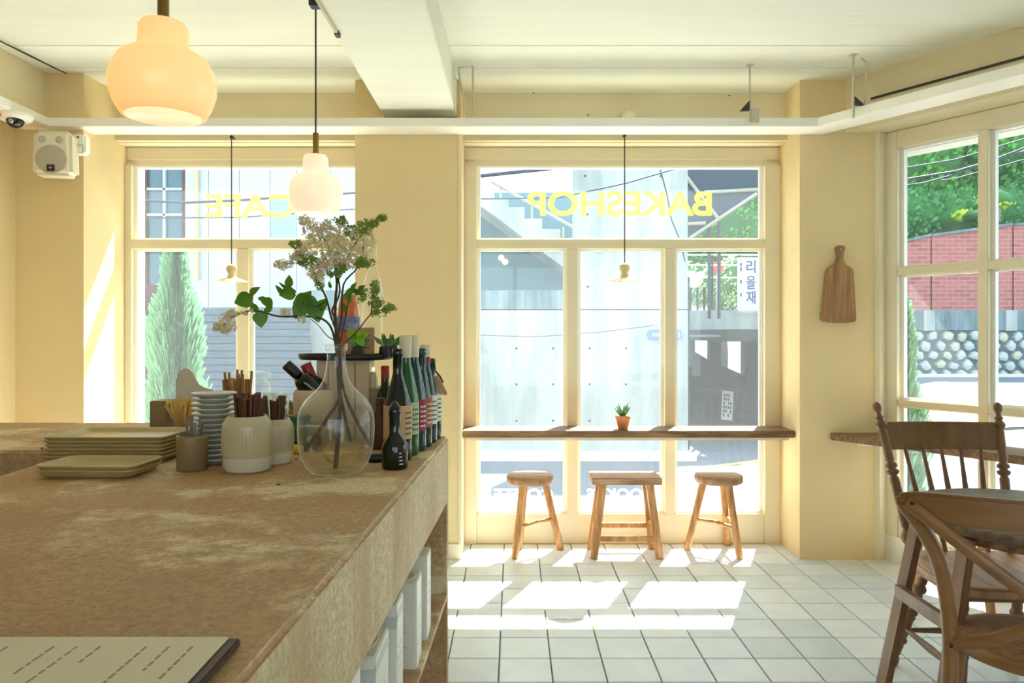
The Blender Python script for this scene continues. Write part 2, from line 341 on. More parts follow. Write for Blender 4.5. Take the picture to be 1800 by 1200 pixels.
for j in range(-28, 10):
    for i in range(-14, 19):
        x = -.055+t*(i+.5); y = 2.799+t*(j+.5)
        if y > 4.66 or x < -.45 and y < 3 or x < XL+.05: continue
        if (Vector((x,y,0))-O3).dot(N) > .12 or x > E3.x: continue
        if x < XP0 and y > YPL: continue
        if y > 1.9 and -.35 < x < 2.5 and abs(x-.03)/y < .74 and ntile < 285:
            k = random.randrange(4); p = protos[k]
            if k in used: p = p.copy(); C.objects.link(p)
            used.add(k); p.location = (x, y, random.uniform(-.0006,.0003)); p.rotation_euler = (random.uniform(-.003,.003), random.uniform(-.003,.003), random.choice((0,pi/2,pi,-pi/2)))
            ntile += 1
        else:
            h = (t-.0055)/2; far_tiles.box((x-h,y-h,-.01),(x+h,y+h,0))
fo = far_tiles.build('tile', 'tile', fl, fix=False); fo['kind'] = 'stuff'
# ceiling: two slabs with a small step at Y=3.52
struct(MB().box((-3.2,3.52,CH),(5.2,5.0,CH+.2)).build('ceiling', 'ceil'))
struct(MB().box((-3.2,-3.3,CH-.022),(5.2,3.52,CH+.2)).build('ceiling', 'ceil'))
bm_ = MB()
for yy in (3.8, 4.12): bm_.box((-2.6, yy, CH-.0035), (3, yy+.25, CH+.01))
struct(bm_.build('trim_5', 'ceil'))
# back wall: lintel, piers
struct(MB().box((XL,YB,2.45),(2.0,4.77,CH+.1)).build('wall_back', 'ceilw'))
lo = MB().box((XL,4.51,2.456),(XC1-.2,YB,2.50)); struct(lo.build('trim_6', 'ceilw'))
XS = XA(219,4.62)
struct(MB().prism([(XL-.3,YPL),(XP0,YPL),(XS,4.62),(XS,4.706),(XL-.3,4.706)], 'z', -.02, CH+.02).build('pillar', 'plaster'))
struct(MB().box((XL-.3,4.707,-.2),(XS+.02,4.83,CH+.02)).build('lit_reveal_strip0', 'white'))
for nm, x0, x1 in (('pillar', XP1, XP2), ('pillar', XC0, XC1)):
    pl = MB().box((x0,YP,-.02),(x1,4.77,CH+.02)); o = struct(pl.build(nm, 'plaster', bevel=.006))
struct(MB().box((XP0-.2,4.706,2.337),(XC0+.2,4.77,2.46)).build('wall_back_outer', 'white'))
struct(MB().box((XP0-.1,4.706,-.15),(XC0+.1,4.77,.16)).build('wall_back_sill', 'white'))
struct(MB().box((XL-.25,-3.2,-.05),(XL,4.4,CH+.1)).build('wall_left', 'plaster'))
struct(MB().box((XL,-3.2,2.47),(-2.615,4.25,CH+.02)).build('trim_7', 'ceilw'))
# center beam
struct(MB().box((-.735,-3.0,2.531),(-.323,4.29,CH+.1)).build('beam', 'ceil', bevel=.004))
struct(MB().box((-.735,4.292,2.527),(-.323,4.309,2.60)).build('beam_gap_shade', 'cord'))  # dark strip put in for the shade in the gap at the beam end
# right wall (angled)
m3 = MB(); box3(m3, -.35, L3, -.15, .30, 2.45, CH+.1); struct(m3.build('wall_right', 'ceilw'))
m3 = MB(); box3(m3, -.1, L3, .16, .30, 2.345, 2.46); box3(m3, -.1, L3, .05, .30, -.15, .14); box3(m3, L3-.1, L3+.3, -.05, .3, -.1, CH+.1); struct(m3.build('wall_right_outer', 'white'))
mc = MB().prism([(XC1-.02,YP+.002),(XC1,YP+.002),(W3(0,.02).x,W3(0,.02).y),(W3(0,.3).x,W3(0,.3).y),(XC1-.02,4.77)], 'z', -.02, CH+.02); struct(mc.build('trim_9', 'plaster'))
struct(MB().box((E3.x,-3.2,-.05),(E3.x+.25,E3.y+.1,CH+.1)).build('wall_side', 'plaster'))
# rear wall behind the camera; its unseen glazed opening is added for fill light
mr = MB().box((XL,-3.3,-.05),(-1.6,-3.1,CH)).box((3.2,-3.3,-.05),(E3.x,-3.1,CH)).box((-1.6,-3.3,2.4),(3.2,-3.1,CH)).box((-1.6,-3.3,-.05),(3.2,-3.1,.4))
struct(mr.build('wall_rear', 'plaster'))
w4 = thing('fill_window', None, None, kind='structure')
for x in (-1.6,0,1.55,3.14): bx('mullion', 'frame', (x,-3.24,.4), (x+.06,-3.18,2.4), w4)
bx('pane', 'glass', (-1.6,-3.215,.4), (3.2,-3.209,2.4), w4)

def window(name, x0, x1, glass_x, jamb, trans, panes, mull):
    wd = thing(name, None, None, kind='structure')
    y0, y1 = YW-.04, YW+.045
    zt, zb = ZA(291,YW), ZA(901,YW)
    bx('head_frame', 'frame', (x0,YW-.005,zt), (x1,y1,2.448), wd)
    bx('head_rail', 'frame', (x0,YW-.02,2.37), (x1,YW+.01,2.448), wd, .003)
    bx('jamb', 'frame', (x0,y0,0), (jamb[0],y1,zt), wd, .003)
    bx('jamb', 'frame', (jamb[1],y0,0), (x1,y1,zt), wd, .003)
    bx('bottom_panel', 'frame', (jamb[0],y0+.012,0), (jamb[1],y1,zb), wd, .003)
    bx('transom', 'frame', (jamb[0],y0,trans[0]), (jamb[1],YW+.03,trans[1]), wd, .003)
    for a, b in mull: bx('mullion', 'frame', (a,y0+.002,zb), (b,YW+.018,trans[0]), wd, .003)
    bd = MB(); bw = .022
    xs = [jamb[0]]+[v for m in mull for v in m]+[jamb[1]]
    cells = [(jamb[0],jamb[1],trans[1],zt)]+[(xs[2*i],xs[2*i+1],zb,trans[0]) for i in range(len(mull)+1)]
    for a,b,c,d in cells:
        s = MB(); q0, q1 = YW+.0, YW+.022
        s.box((a,q0,c),(a+bw,q1,d)).box((b-bw,q0,c),(b,q1,d)).box((a+bw,q0,d-bw*.6),(b-bw,q1,d)).box((a+bw,q0,c),(b-bw,q1,c+bw*.6))
        s.build('glazing_bead', 'white', wd)
        bx('pane', 'glass', (a+.01,YW+.013,c+.005), (b-.01,YW+.017,d-.005), wd)
    return wd
tz = (ZA(438,YW), ZA(422,YW))
w1 = window('window_1', XS, XP1, 0, (XA(236,YW), XP1-.05), tz, 0, [(XA(421,YW), XA(440,YW))])
w2 = window('window_2', XP2, XC0, 0, (XA(838,YW), XA(1341,YW)), tz, 0, [(XA(996,YW), XA(1014,YW)), (XA(1167,YW), XA(1184,YW))])
# window_3 in the angled wall
w3 = thing('window_3', None, None, kind='structure')
def b3(name, mat, *a):
    m = MB(); box3(m, *a); return m.build(name, mat, w3, .003 if name != 'pane' else 0)
b3('jamb', 'frame', -.02, .085, .05, .14, 0, 2.448); b3('head_frame', 'frame', .085, L3-.1, .05, .14, 2.352, 2.448)
b3('bottom_panel', 'frame', .085, L3-.1, .06, .14, 0, .27)
zz = [.27, .884, .919, 1.626, 1.671, 2.352]; us = [.085]
for i in range(7): us += [.085+.43+i*.45, .085+.478+i*.45]
for i in range(1, 14, 2): 
    if us[i+1] < L3-.1: b3('mullion', 'frame', us[i], us[i+1], .055, .15, .27, 2.352)
b3('transom', 'frame', .085, L3-.1, .057, .145, .884, .921); b3('transom', 'frame', .085, L3-.1, .057, .145, 1.628, 1.671)
for i in range(0, 14, 2):
    a = us[i]; b = us[i+1] if i+1 < len(us) else L3
    if b > L3-.12: break
    for c, d in ((.27,.884),(.921,1.628),(1.671,2.352)):
        m = MB(); k = .018
        box3(m, a, a+k, .095, .13, c, d); box3(m, b-k, b, .095, .13, c, d); box3(m, a+k, b-k, .095, .13, c, c+k*.6); box3(m, a+k, b-k, .095, .13, d-k*.6, d)
        m.build('glazing_bead', 'white', w3)
        b3('pane', 'glass', a+.008, b-.008, .112, .116, c+.004, d-.004)
# thin strips beside the openings
struct(MB().box((XP2-.012,YP-.006,0),(XP2+.004,YP+.02,2.43)).build('lit_reveal_strip', 'frame'))  # pale strip stands in for the lit side of the pillar reveal
m = MB(); box3(m, -.02, .02, -.01, .05, 0, 2.45); struct(m.build('trim_2', 'frame'))
struct(MB().box((XP1,YP-.008,0),(XP2-.01,YP,.09)).build('baseboard_back', 'frame'))

# ------------------------------------------------------------------ track (boxed cable tray) and ceiling fittings
tk = MB(); za, zb = 2.436, 2.484
poly = [(-2.74,-2.5),(-2.556,-2.5),(-2.556,4.13)]
pr = O3+N*-.446; a = -(pr.y-4.13)/U.y*-1
u_b = (4.13-pr.y)/U.y; pA = pr+U*u_b; pB = pr+U*(L3-.2)
pb = O3+N*-.27; u_c = (YP-.004-pb.y)/U.y; pC = pb+U*(L3-.2); pD = pb+U*u_c
poly += [(pA.x,pA.y),(pB.x,pB.y),(pC.x,pC.y),(pD.x,pD.y),(-2.74,YP-.004)]
tk.prism(poly, 'z', za, zb)
tag(tk.build('cable_trunking', 'white', bevel=.003), 'long cream boxed trunking running under the ceiling along all the windows', 'trunking')
def rod(name, px, y0, y1, Y, r, label, mat='metal'):
    th = thing(name, label, 'hanger', P(px, y0, Y))
    h = ZA(y0,Y)-ZA(y1,Y)
    MB().tube([(0,0,0),(0,0,-h)], r, 8).build('rod', mat, th)
    MB().box((-.018,-.018,-.006),(.018,.018,0)).build('ceiling_plate', mat, th)
    return th, h
th, h = rod('trunking_hanger', 1318, 113, 216, 4.08, .005, 'threaded rod hanger with dark clamp above the middle window')
MB().prism([(0,0),(-.05,-.0),(0,.055)], 'y', -.01, .01).build('clamp', 'cord', th, loc=(-.004,0,-h+.065))
MB().box((.006,-.004,0),(.05,.004,.08)).build('bracket', 'metal', th, loc=(0,0,-h))
th, h = rod('trunking_hanger', 1500, 95, 207, 3.92, .007, 'threaded rod hanger with dark clamp at the bend of the trunking')
MB().prism([(0,0),(.05,0),(0,.045)], 'y', -.01, .01).build('clamp', 'cord', th, loc=(.004,0,-h+.065))
MB().tube([(.04,0,-.02),(.065,0,-.04),(.07,0,-.12),(.06,0,-.2),(.062,0,-h+.06)], .005, 7).build('cable', 'metal', th)
lp = MB(); q = [P(x,y,4.02) for x,y in ((832,205),(831,116),(806,119),(808,140),(818,185),(816,206))]
lp.tube(q, .006, 7); tag(lp.build('conduit_loop', 'metal'), 'thin painted conduit bent into a loop beside the ceiling beam', 'conduit')
tag(MB().lathe([(.034,-.012),(.045,0),(.04,.02),(.026,.036),(.0001,.042)], 20).build('smoke_detector', 'frame', loc=P(1105,205,4.505)), 'small cream dome detector above the trunking over middle window', 'detector')
tag(MB().tube([W3(.06,-.163,2.60), W3(1.9,-.163,2.60)], .007, 6).build('cable', 'cord'), 'thin dark cable running along the upper right wall', 'cable')
tag(MB().tube([(-2.54,3.0,CH-.024),(-2.535,3.51,CH-.024),(-2.515,4.1,CH-.004),(-2.48,4.3,CH-.004)], .004, 6).build('cable', 'cord'), 'thin dark cable along the ceiling at the far left', 'cable')
cp = MB()
for k in range(26):
    x = random.uniform(1120,1270); y = random.uniform(238,246); c = P(x,y,4.527); r = random.uniform(.003,.009)
    cp.add([c+Vector((r*random.uniform(.5,1.3)*cos(a_),-.001,r*.6*sin(a_))) for a_ in (0,1,2,3,4,5)], [(0,1,2,3,4,5)])
for (x,y) in ((1282,168),(1248,208),(1034,202),(938,163),(1505,115),(1507,122)): 
    c = P(x,y,4.545); cp.add([c+Vector((.006*cos(a_),-.001,.005*sin(a_))) for a_ in (0,1,2,3,4,5)], [(0,1,2,3,4,5)])
cpo = cp.build('paint_chip', 'cord', fix=False); tag(cpo, 'dark flaked paint spots on the lintel above the middle window', 'paint flakes', kind='stuff')
# track rail for lamps
tr = thing('lamp_rail', 'grey lamp rail fixed to the left edge of the ceiling beam', 'rail', (-.72, 0, 2.531))
MB().box((-.006,-1.5,-.012),(.006,3.07,0)).build('rail_body', 'metal', tr)
MB().box((-.009,3.055,-.016),(.009,3.095,.0)).build('end_cap', 'cord', tr)

def opal_lamp(loc, label, top, cordtop, gm='opal'):
    th = thing('pendant_lamp', label, 'lamp', loc, group=None)      # loc = bottom centre of shade
    h = top
    prof = [(.070,.0),(.078,.003),(.090,.028),(.099,.062),(.1,.09),(.096,.115),(.084,.143),(.066,.160),(.052,.168),(.0475,.178),(.0468,.205),(.046,.226),(.040,.237)]
    MB().lathe([(r,z*h/.237) for r,z in prof], 48, cap=False).build('glass_shade', gm, th)
    MB().lathe([(.0001,.006),(.05,.004),(.0705,.0)], 48, cap=False).build('shade_bottom', 'opal2', th)
    MB().lathe([(.034,h-.004),(.034,h+.002),(.014,h+.008),(.011,h+.014),(.011,h+.085)], 20).build('brass_stem', 'brass', th)
    MB().tube([(0,0,h+.08),(0,0,cordtop)], .0035, 8).build('cord', 'cord', th)
    return th
LA = opal_lamp((XA(287,1.49),1.49,1.728), 'large opal glass pendant lamp nearest the camera over the counter', .186, 2.733-1.728)
LB = opal_lamp((XA(555,2.83),2.83,ZA(377,2.83)), 'opal glass pendant lamp on a long cord above the lilac vase', .222, 2.52-ZA(377,2.83), 'opalb')
MB().box((-.022,-.022,0),(.022,.022,.06)).build('rail_adapter', 'black', LB, loc=(0,0,ZA(13,2.83)-ZA(377,2.83)), bevel=.003)
MB().lathe([(.04,0),(.04,.02)],16).build('ceiling_rose', 'brass', LA, loc=(0,0,2.713-1.728))
def saucer(px, py0, py1, label):
    Y = 4.46; zb_ = ZA(py1,Y); zt_ = ZA(py0,Y)
    th = thing('saucer_pendant', label, 'lamp', (XA(px,Y), Y, zb_), group='small saucer pendant lamps in the windows')
    MB().lathe([(.094,.0),(.092,.004),(.06,.014),(.03,.026),(.025,.032),(.0248,.036)], 36, cap=False).build('shade', 'enamel', th)
    MB().lathe([(.022,.032),(.022,.05),(.030,.062),(.033,.075),(.031,.088),(.022,.098),(.01,.104)], 24).build('lamp_holder', 'enamel', th)
    MB().ball((0,0,.012), .018, 12).build('bulb', 'lampwarm', th)
    MB().tube([(0,0,.10),(0,0,zt_-zb_)], .0035, 8).build('cord', 'cord', th)
    MB().tube([(0,0,zt_-zb_),(0,.03,zt_-zb_+.006),(0,.066,zt_-zb_)], .005, 6).ball((0,0,zt_-zb_), .012, 8).build('ceiling_hook', 'black', th)
saucer(407, 241, 495, 'small enamel saucer pendant hanging in the left window')
saucer(1098, 237, 493, 'small enamel saucer pendant hanging in the middle window')

# camera, speaker, sensor, cutting board
th = thing('security_camera', 'white dome security camera under the trunking at far left', 'camera', (XA(28,3.9),3.9,2.436))
MB().lathe([(.0001,-.045),(.045,-.042),(.072,-.03),(.08,-.012),(.08,0)], 28).build('housing', 'white', th)
MB().ball((.01,-.02,-.04), .042, 18, (1,1,.9)).build('dome_lens', 'blackglass', th)
MB().ball((.012,-.055,-.05), .014, 10).build('lens_barrel', 'steel', th)
MB().box((-.05,-.0745,-.03),(-.03,-.070,-.018)).build('red_mark', 'redm', th)
th = thing('wall_speaker', 'cream two-way loudspeaker mounted high on the left pillar', 'speaker', (XA(90,4.02),4.02,ZA(268,4.02)), rz=R(10))
MB().prism([(-.1,-.118),(.1,-.118),(.094,.122),(-.094,.122)], 'y', 0, .13).build('cabinet', 'speaker', th, .022, 3)
MB().lathe([(.055,0),(.075,.004),(.078,0)], 32, Matrix.Translation((0,-.0,-.035)) @ Matrix.Rotation(pi/2,4,'X')).build('woofer_grille', 'grille', th)
MB().lathe([(.0001,.006),(.05,.004),(.074,.001)], 32, Matrix.Translation((0,-.0,-.035)) @ Matrix.Rotation(pi/2,4,'X'), cap=False).build('woofer_cone', 'grille', th)
for x in (-.045,.04): MB().lathe([(.0001,.004),(.016,.003),(.02,0)], 16, Matrix.Translation((x,0,.07)) @ Matrix.Rotation(pi/2,4,'X'), cap=False).build('tweeter', 'grille', th)
lg = MB().box((-.018,-.012,-.1),(.018,-.004,-.066)).build('badge', 'black', th)
MB().box((-.009,-.0135,-.085),(.009,-.012,-.081)).box((-.002,-.0135,-.092),(.002,-.012,-.074)).build('badge_mark', 'lab_tan', lg)
MB().box((-.02,.12,-.04),(.02,.18,.04)).build('wall_bracket', 'metal', th)
th = thing('alarm_sensor', 'small white motion sensor with red dot beside the speaker', 'sensor', (XA(141,4.158),4.158,ZA(254,4.158)))
MB().box((-.036,-.02,-.055),(.036,.042,.055)).build('housing', 'white', th, .01, 3)
MB().box((-.03,-.026,-.05),(.03,-.019,-.01)).build('lens_cover', 'white', th, .004)
MB().ball((.0,-.021,.036), .007, 8).build('red_mark', 'redm', th)
th = thing('cutting_board', 'long handled wooden cutting board hung on the right pillar', 'board', (XA(1475,4.285),4.285,ZA(500,4.285)), rz=0)
half = [(.018,.222),(.026,.212),(.027,.20),(.019,.183),(.017,.16),(.02,.135),(.034,.115),(.062,.098),(.074,.085),(.078,.07),(.088,-.06),(.1,-.19),(.096,-.208),(.05,-.217)]
MB().prism([(-x,z) for x,z in half]+[(x,z) for x,z in reversed(half)], 'y', -.012, .012).build('board_body', 'wood_board', th, .003, rot=(0,R(1.5),0))
MB().ball((.003,-.013,.202), .008, 10, (1,.3,1)).build('hanging_nail', 'steel', th)

# ------------------------------------------------------------------ bar table, shelf, stools
th = thing('bar_table', 'weathered plank bar table across the middle window', 'table', (0,0,0))
zt = .729
nb = 3
for i, (xa, xb) in enumerate(((XP2+.004,.33),(.332,1.0),(1.002,XC0-.004))):
    for j in range(2):
        ya = 4.38+j*.12; o = MB().box((xa, ya+(.0 if j == 0 else .001), zt-.04), (xb, ya+.119, zt)).build('plank', 'wood_bar', th, .003)
MB().box((XP2+.03,4.40,zt-.058),(XC0-.03,4.60,zt-.041)).build('support_rail', 'frame', th)
th = thing('window_shelf', 'brown wooden shelf running under the right window', 'shelf', (0,0,0))
a = Vector((1.817,4.285,0)); b = a+U*2.6; nn = N
c = b+nn*.275; d_ = O3+N*.045+U*.03; e = Vector((XC1-.005, YP-.006, 0))
MB().prism([(a.x,a.y),(b.x,b.y),(c.x,c.y),(d_.x,d_.y),(e.x,e.y),(1.817,YP-.006)], 'z', zt-.04, zt).build('shelf_board', 'wood_bar', th, .003)
for uu in (.15, 1.2, 2.3):
    p = a+U*uu; MB().bar((p.x+nn.x*.04,p.y+nn.y*.04,zt-.05), (p.x+nn.x*.30,p.y+nn.y*.30,zt-.05), .03, .018).build('support_bracket', 'frame', th)

def leg(mb, p, q, wd): return mb.bar(p, q, wd)
def round_stool(cx, cy, feet, label):
    th = thing('round_stool', label, 'stool', (cx,cy,0), group='wooden stools under the bar table')
    MB().lathe([(.128,.425),(.138,.432),(.139,.462),(.132,.47),(.0001,.472)], 36).build('seat', 'wood_top', th)
    tops = []
    for (fx, fy) in feet:
        v = Vector((fx-cx, fy-cy, 0)); tp = v*.46+Vector((0,0,.43)); tops.append((v, tp))
        MB().tube([v+Vector((0,0,.002)), (v+tp)/2, tp], [.021,.020,.023], 8).build('leg', 'wood_stool', th)
    for i, j in ((0,1),(0,2)):
        (v, tp), (v2, tp2) = tops[i], tops[j]; p = v.lerp(tp, .40); q = v2.lerp(tp2, .44)
        mid = (p+q)/2+Vector((0,0,.012))
        MB().tube([p, mid, q], .011, 7).build('stretcher', 'wood_stool', th)
    return th
round_stool(.10, 4.40, [(.01,4.335),(.285,4.51),(.035,4.53)], 'round wooden stool nearest the counter under the bar table')
round_stool(1.206, 4.41, [(1.306,4.325),(1.045,4.51),(1.315,4.60)], 'round three-legged stool at the right end of the bar table')
th = thing('square_stool', 'rectangular wooden stool between the two round stools', 'stool', (.655,4.42,0))
MB().box((-.2,-.115,.428),(.2,.115,.468)).build('seat', 'wood_top', th, .004)
tops = {}
for sx in (-1,1):
    for sy in (-1,1):
        p = Vector((sx*(.19 if sy < 0 else .185), sy*.085+(.02 if sy > 0 else 0)+.0, 0)); q = Vector((sx*.135, sy*.07, .43)); tops[sx,sy] = (p,q)
        MB().bar(p, q, .042, .04, up=(0,1,0)).build('leg', 'wood_stool', th, .003)
for (k1,k2,tt) in (((-1,-1),(1,-1),.26),((-1,1),(1,1),.34),((-1,-1),(-1,1),.42),((1,-1),(1,1),.42)):
    p = tops[k1][0].lerp(tops[k1][1],tt); q = tops[k2][0].lerp(tops[k2][1],tt); MB().bar(p, q, .02, .028).build('stretcher', 'wood_stool', th, .002)
# potted aloe
th = thing('potted_aloe', 'small aloe in a terracotta pot on the bar table', 'plant', (XA(1095,4.46),4.46,zt))
MB().lathe([(.026,0),(.030,.006),(.040,.062),(.045,.064),(.046,.082),(.041,.082),(.038,.07),(.0001,.07)], 28).build('pot', 'terra', th)
MB().lathe([(.0001,.074),(.038,.071)], 20, cap=False).build('soil', 'soil', th)
for k in range(13):
    a_ = k*2.4; tl = .35+.5*(k/13); L = .095-.02*(k/13); 
    d = Vector((cos(a_)*sin(tl), sin(a_)*sin(tl), cos(tl)))
    MB().tube([Vector((0,0,.07))+d*(L*s)+Vector((0,0,-.012*s*s*tl)) for s in (0,.3,.6,.85,1)], [.008,.0085,.006,.003,.0006], 6).build('leaf', 'aloe', th)

# ------------------------------------------------------------------ counter
CT = .955
def CXR(y): return -.293+.031*y
th = thing('service_counter', 'pale brown microcement service counter with rounded corner and open shelves', 'counter', (0,0,0))
import itertools
def rc(poly):   # rounded far right corner
    return poly
yc = 2.53; xc = CXR(yc)
corner = [(xc, yc-.05),(xc-.004,yc-.025),(xc-.015,yc-.008),(xc-.035,yc+.004)]
top_poly = [(CXR(-.6),-.6)]+corner+[(-.70,2.90),(-2.85,2.90),(-2.85,2.2),(-1.27,2.2),(-1.245,1.8),(-1.245,-.6)]
o = MB().prism(top_poly, 'z', .88, CT).build('worktop', 'cement', th)
bm2 = bmesh.new(); bm2.from_mesh(o.data); bmesh.ops.bevel(bm2, geom=[e for e in bm2.edges if all(abs(v.co.z-CT) < 1e-5 for v in e.verts)], offset=.008, segments=3, affect='EDGES'); bm2.to_mesh(o.data); bm2.free(); o.data.materials.append(M['cement_face'])
for p_ in o.data.polygons:
    if p_.normal.x > .9 and abs(p_.normal.z) < .2: p_.material_index = 1
def strip(y0, y1, z0, z1, x_in, mat, name, bev=0):
    return MB().prism([(CXR(y0),y0),(CXR(y1),y1),(CXR(y1)-x_in,y1),(CXR(y0)-x_in,y0)], 'z', z0, z1).build(name, mat, th, bev)
MB().prism([(CXR(-.6),-.6)]+corner+[(xc-.12,yc+.03),(xc-.12,yc-.1),(CXR(-.6)-.05,-.6)], 'z', .748, .88).build('front_apron', 'cement_face', th)
bmf = None
MB().prism([(CXR(2.455),2.455)]+corner+[(-.60,2.79),(-.60,2.70),(-.33,2.455)], 'z', 0, .75).build('end_panel', 'cement', th)
strip(-.6, 2.456, .427, .445, .45, 'cement', 'shelf')
strip(-.6, 2.456, .0, .06, .45, 'cement', 'plinth')
MB().box((-.78,-.6,0),(-.74,2.7,.88)).build('back_panel', 'shade', th)
MB().box((-1.245,-.6,0),(-1.205,2.2,.88)).build('inner_panel', 'shade', th)
MB().box((-2.85,2.2,0),(-1.27,2.24,.86)).build('inner_panel', 'shade', th)
bx('inner_panel', 'shade', (-2.85,2.84,0), (-.74,2.88,.88), th)
MB().box((-1.2,-.6,.80),(-.75,2.2,.84)).build('inner_shelf', 'shade', th)
# crumbs
for i, (x,y) in enumerate(((485,853),(517,808))):
    Y_ = .345*F/(y-HY); c = Vector((XA(x,Y_),Y_,CT)); m = MB()
    m.add([(0,0,.0005),(.006,.001,.004),(.009,.005,.001),(.002,.006,.003)], [(0,1,2),(0,2,3),(1,2,3),(0,1,3)])
    tag(m.build('fallen_petal', 'stem', loc=c), ('dry brown petal lying on the counter in front of the vase','dry brown petal lying between the cream jars and the vase')[i], 'petal')
# menu on clipboard
mn = thing('menu_board', 'printed menu sheet on a dark clipboard at front of counter', 'menu', (XA(420,.82),.826,CT))
MB().box((-.42,-.34,.001),(0,.0,.010)).build('clipboard', 'board', mn, .002)
pg = MB().box((-.40,-.33,.0105),(-.012,-.004,.0125)).build('paper_sheet', 'paper', mn)
tx = MB(); random.seed(3)
for k in range(15):
    x = -.385+k*.0245
    if k in (3,7,11): continue
    for (s0, s1) in ((-.03,-.03-random.uniform(.04,.09)),(-.16,-.16-random.uniform(.03,.1))):
        y = s0
        while y > s1:
            l = random.uniform(.006,.016); tx.box((x,y-l,.0126),(x+.0028,y,.0128)); y -= l+.004
tx.build('printed_text', 'inkf', pg, fix=False)['kind'] = 'stuff'

# cartons on the shelf: y range, z top
def carton(y0, y1, h, d, label, lid=False, band=False):
    x1 = CXR((y0+y1)/2)-.012; th = thing('carton', label, 'box', (x1-d/2,(y0+y1)/2,.445), group='white cartons on the counter shelf')
    w_ = (y1-y0)/2
    MB().box((-d/2,-w_,0),(d/2,w_,h)).build('carton_body', 'box', th, .003)
    if lid: MB().lathe([(min(d,2*w_)*.40,h),(min(d,2*w_)*.40,h+.002),(min(d,2*w_)*.37,h+.003)], 24, Matrix.Diagonal((d/min(d,2*w_),2*w_/min(d,2*w_),1,1))).build('lid_seam', 'card', th)
    p = MB()
    for k, z in enumerate((.25,.42,.52,.62)): p.box((-.02,-w_-.0008,h*z),(.02-.004*k,-w_,h*z+.003)); p.box((d/2,-w_*.6,h*z),(d/2+.0008,w_*(.1+.1*k),h*z+.003))
    if band: p.box((-d/2,-w_-.0008,h*.80),(d/2,-w_,h*.90)); p.box((d/2,-w_,h*.86),(d/2+.0008,w_,h*.93))
    p.build('printed_text', 'boxprint', th)['kind'] = 'stuff'
    return th
carton(2.085,2.18,.235,.15,'narrow white carton furthest along the shelf by the end panel')
carton(1.905,2.005,.222,.085,'white carton with round lid, second from the end panel',True)
carton(1.636,1.726,.262,.15,'tall white carton between two lidded cartons on the shelf',band=True)
carton(1.413,1.560,.246,.085,'wide white carton with round lid and green print',True,True)
carton(1.20,1.31,.285,.08,'plain white carton nearest the camera on the shelf')

# ------------------------------------------------------------------ bottles
def bottle(px, Y, h, r, mat, cap, caplen, lab, label, neck=.0145, lab_z=(.06,.15), extra=None, shoulder=.55, dx=0):
    th = thing('wine_bottle', label, 'bottle', (XA(px,Y)+dx, Y, CT), group='wine bottles along the counter edge')
    s = h*shoulder
    MB().lathe([(r*.92,0),(r,.006),(r,s*.8),(r*.97,s*.9),(r*.82,s*1.03),(neck*1.35,s*1.30),(neck,s*1.42),(neck*.96,h-.022),(neck*1.12,h-.02),(neck*1.12,h-.004),(neck*.9,h)], 32).build('glass_body', mat, th)
    if cap: MB().lathe([(neck*1.08,h-caplen),(neck*1.1,h-caplen+.002),(neck*1.22,h-.02),(neck*1.22,h+.001),(neck*.9,h+.003)], 24).build('capsule', cap, th)
    if lab:
        lb = MB().lathe([(r+.0006,lab_z[0]),(r+.0006,lab_z[1])], 32, cap=False).build('label_paper', lab, th)
        p = MB(); aa = R(-50)
        for k in range(5):
            z = lab_z[0]+.012+k*.014; 
            for s_ in range(4+k%2): 
                a0 = aa+s_*.16; p.add([((r+.0012)*cos(a0+dd),(r+.0012)*sin(a0+dd),z+zz_) for dd,zz_ in ((0,0),(.11,0),(.11,.005),(0,.005))], [(0,1,2,3)])
        p.build('label_print', 'ink' if lab in ('lab_white','lab_tan','lab_green') else 'inkw', lb, fix=False)['kind'] = 'stuff'
    return th
b = bottle(699,2.04,.302,.038,'blackglass',None,0,'lab_tan','large black wine bottle with tan label behind the small bottle',neck=.0135)
bottle(713,2.13,.335,.037,'greenglass','capsule',.060,'lab_green','green wine bottle with cream capsule and pale green label')
bottle(727,2.21,.336,.037,'tealglass','capsule',.062,'lab_red','dark green wine bottle with cream capsule and maroon label')
bottle(740,2.29,.298,.034,'tealglass',None,.05,'lab_orange','dark bottle without capsule and with rust label, fourth in the row')
bottle(748,2.375,.305,.037,'tealglass','capsule',.035,'lab_white','wine bottle with cream wax top, red band and white label')
o = [x for x in bpy.data.objects if x.get('label','').startswith('wine bottle with cream wax')][0]
MB().lathe([(.0155,.248),(.0158,.27)], 24, cap=False).build('red_band', 'redcap', o)
o = bottle(757,2.455,.262,.036,'tealglass',None,0,'lab_white','last bottle in the row with black cord and kraft tag')
MB().tube([(.0,-.02,.25),(.012,-.024,.255),(.016,-.025,.235),(.020,-.03,.22),(.034,-.034,.205),(.044,-.036,.185)], .003, 6).build('cord', 'black', o)
MB().prism([(.015,.205),(.028,.21),(.058,.155),(.056,.145),(.030,.150)], 'y', -.05, -.047).build('kraft_tag', 'kraft', o)
th = thing('small_bottle', 'small black bottle with narrow neck in front of the wine bottles', 'bottle', (XA(694,1.915),1.915,CT))
MB().lathe([(.030,0),(.033,.004),(.0335,.055),(.031,.066),(.020,.080),(.0145,.092),(.0145,.135),(.016,.137),(.016,.155),(.0125,.158),(.006,.170),(.0001,.172)], 32).build('glass_body', 'blackglass', th)
p = MB()
for k in range(4): a0 = R(-62); p.add([(.0341*cos(a0+dd),.0341*sin(a0+dd),.014+k*.009+z_) for dd,z_ in ((0,0),(.34-.06*k,0),(.34-.06*k,.0025),(0,.0025))], [(0,1,2,3)])
p.build('printed_text', 'inkw', th, fix=False)['kind'] = 'stuff'

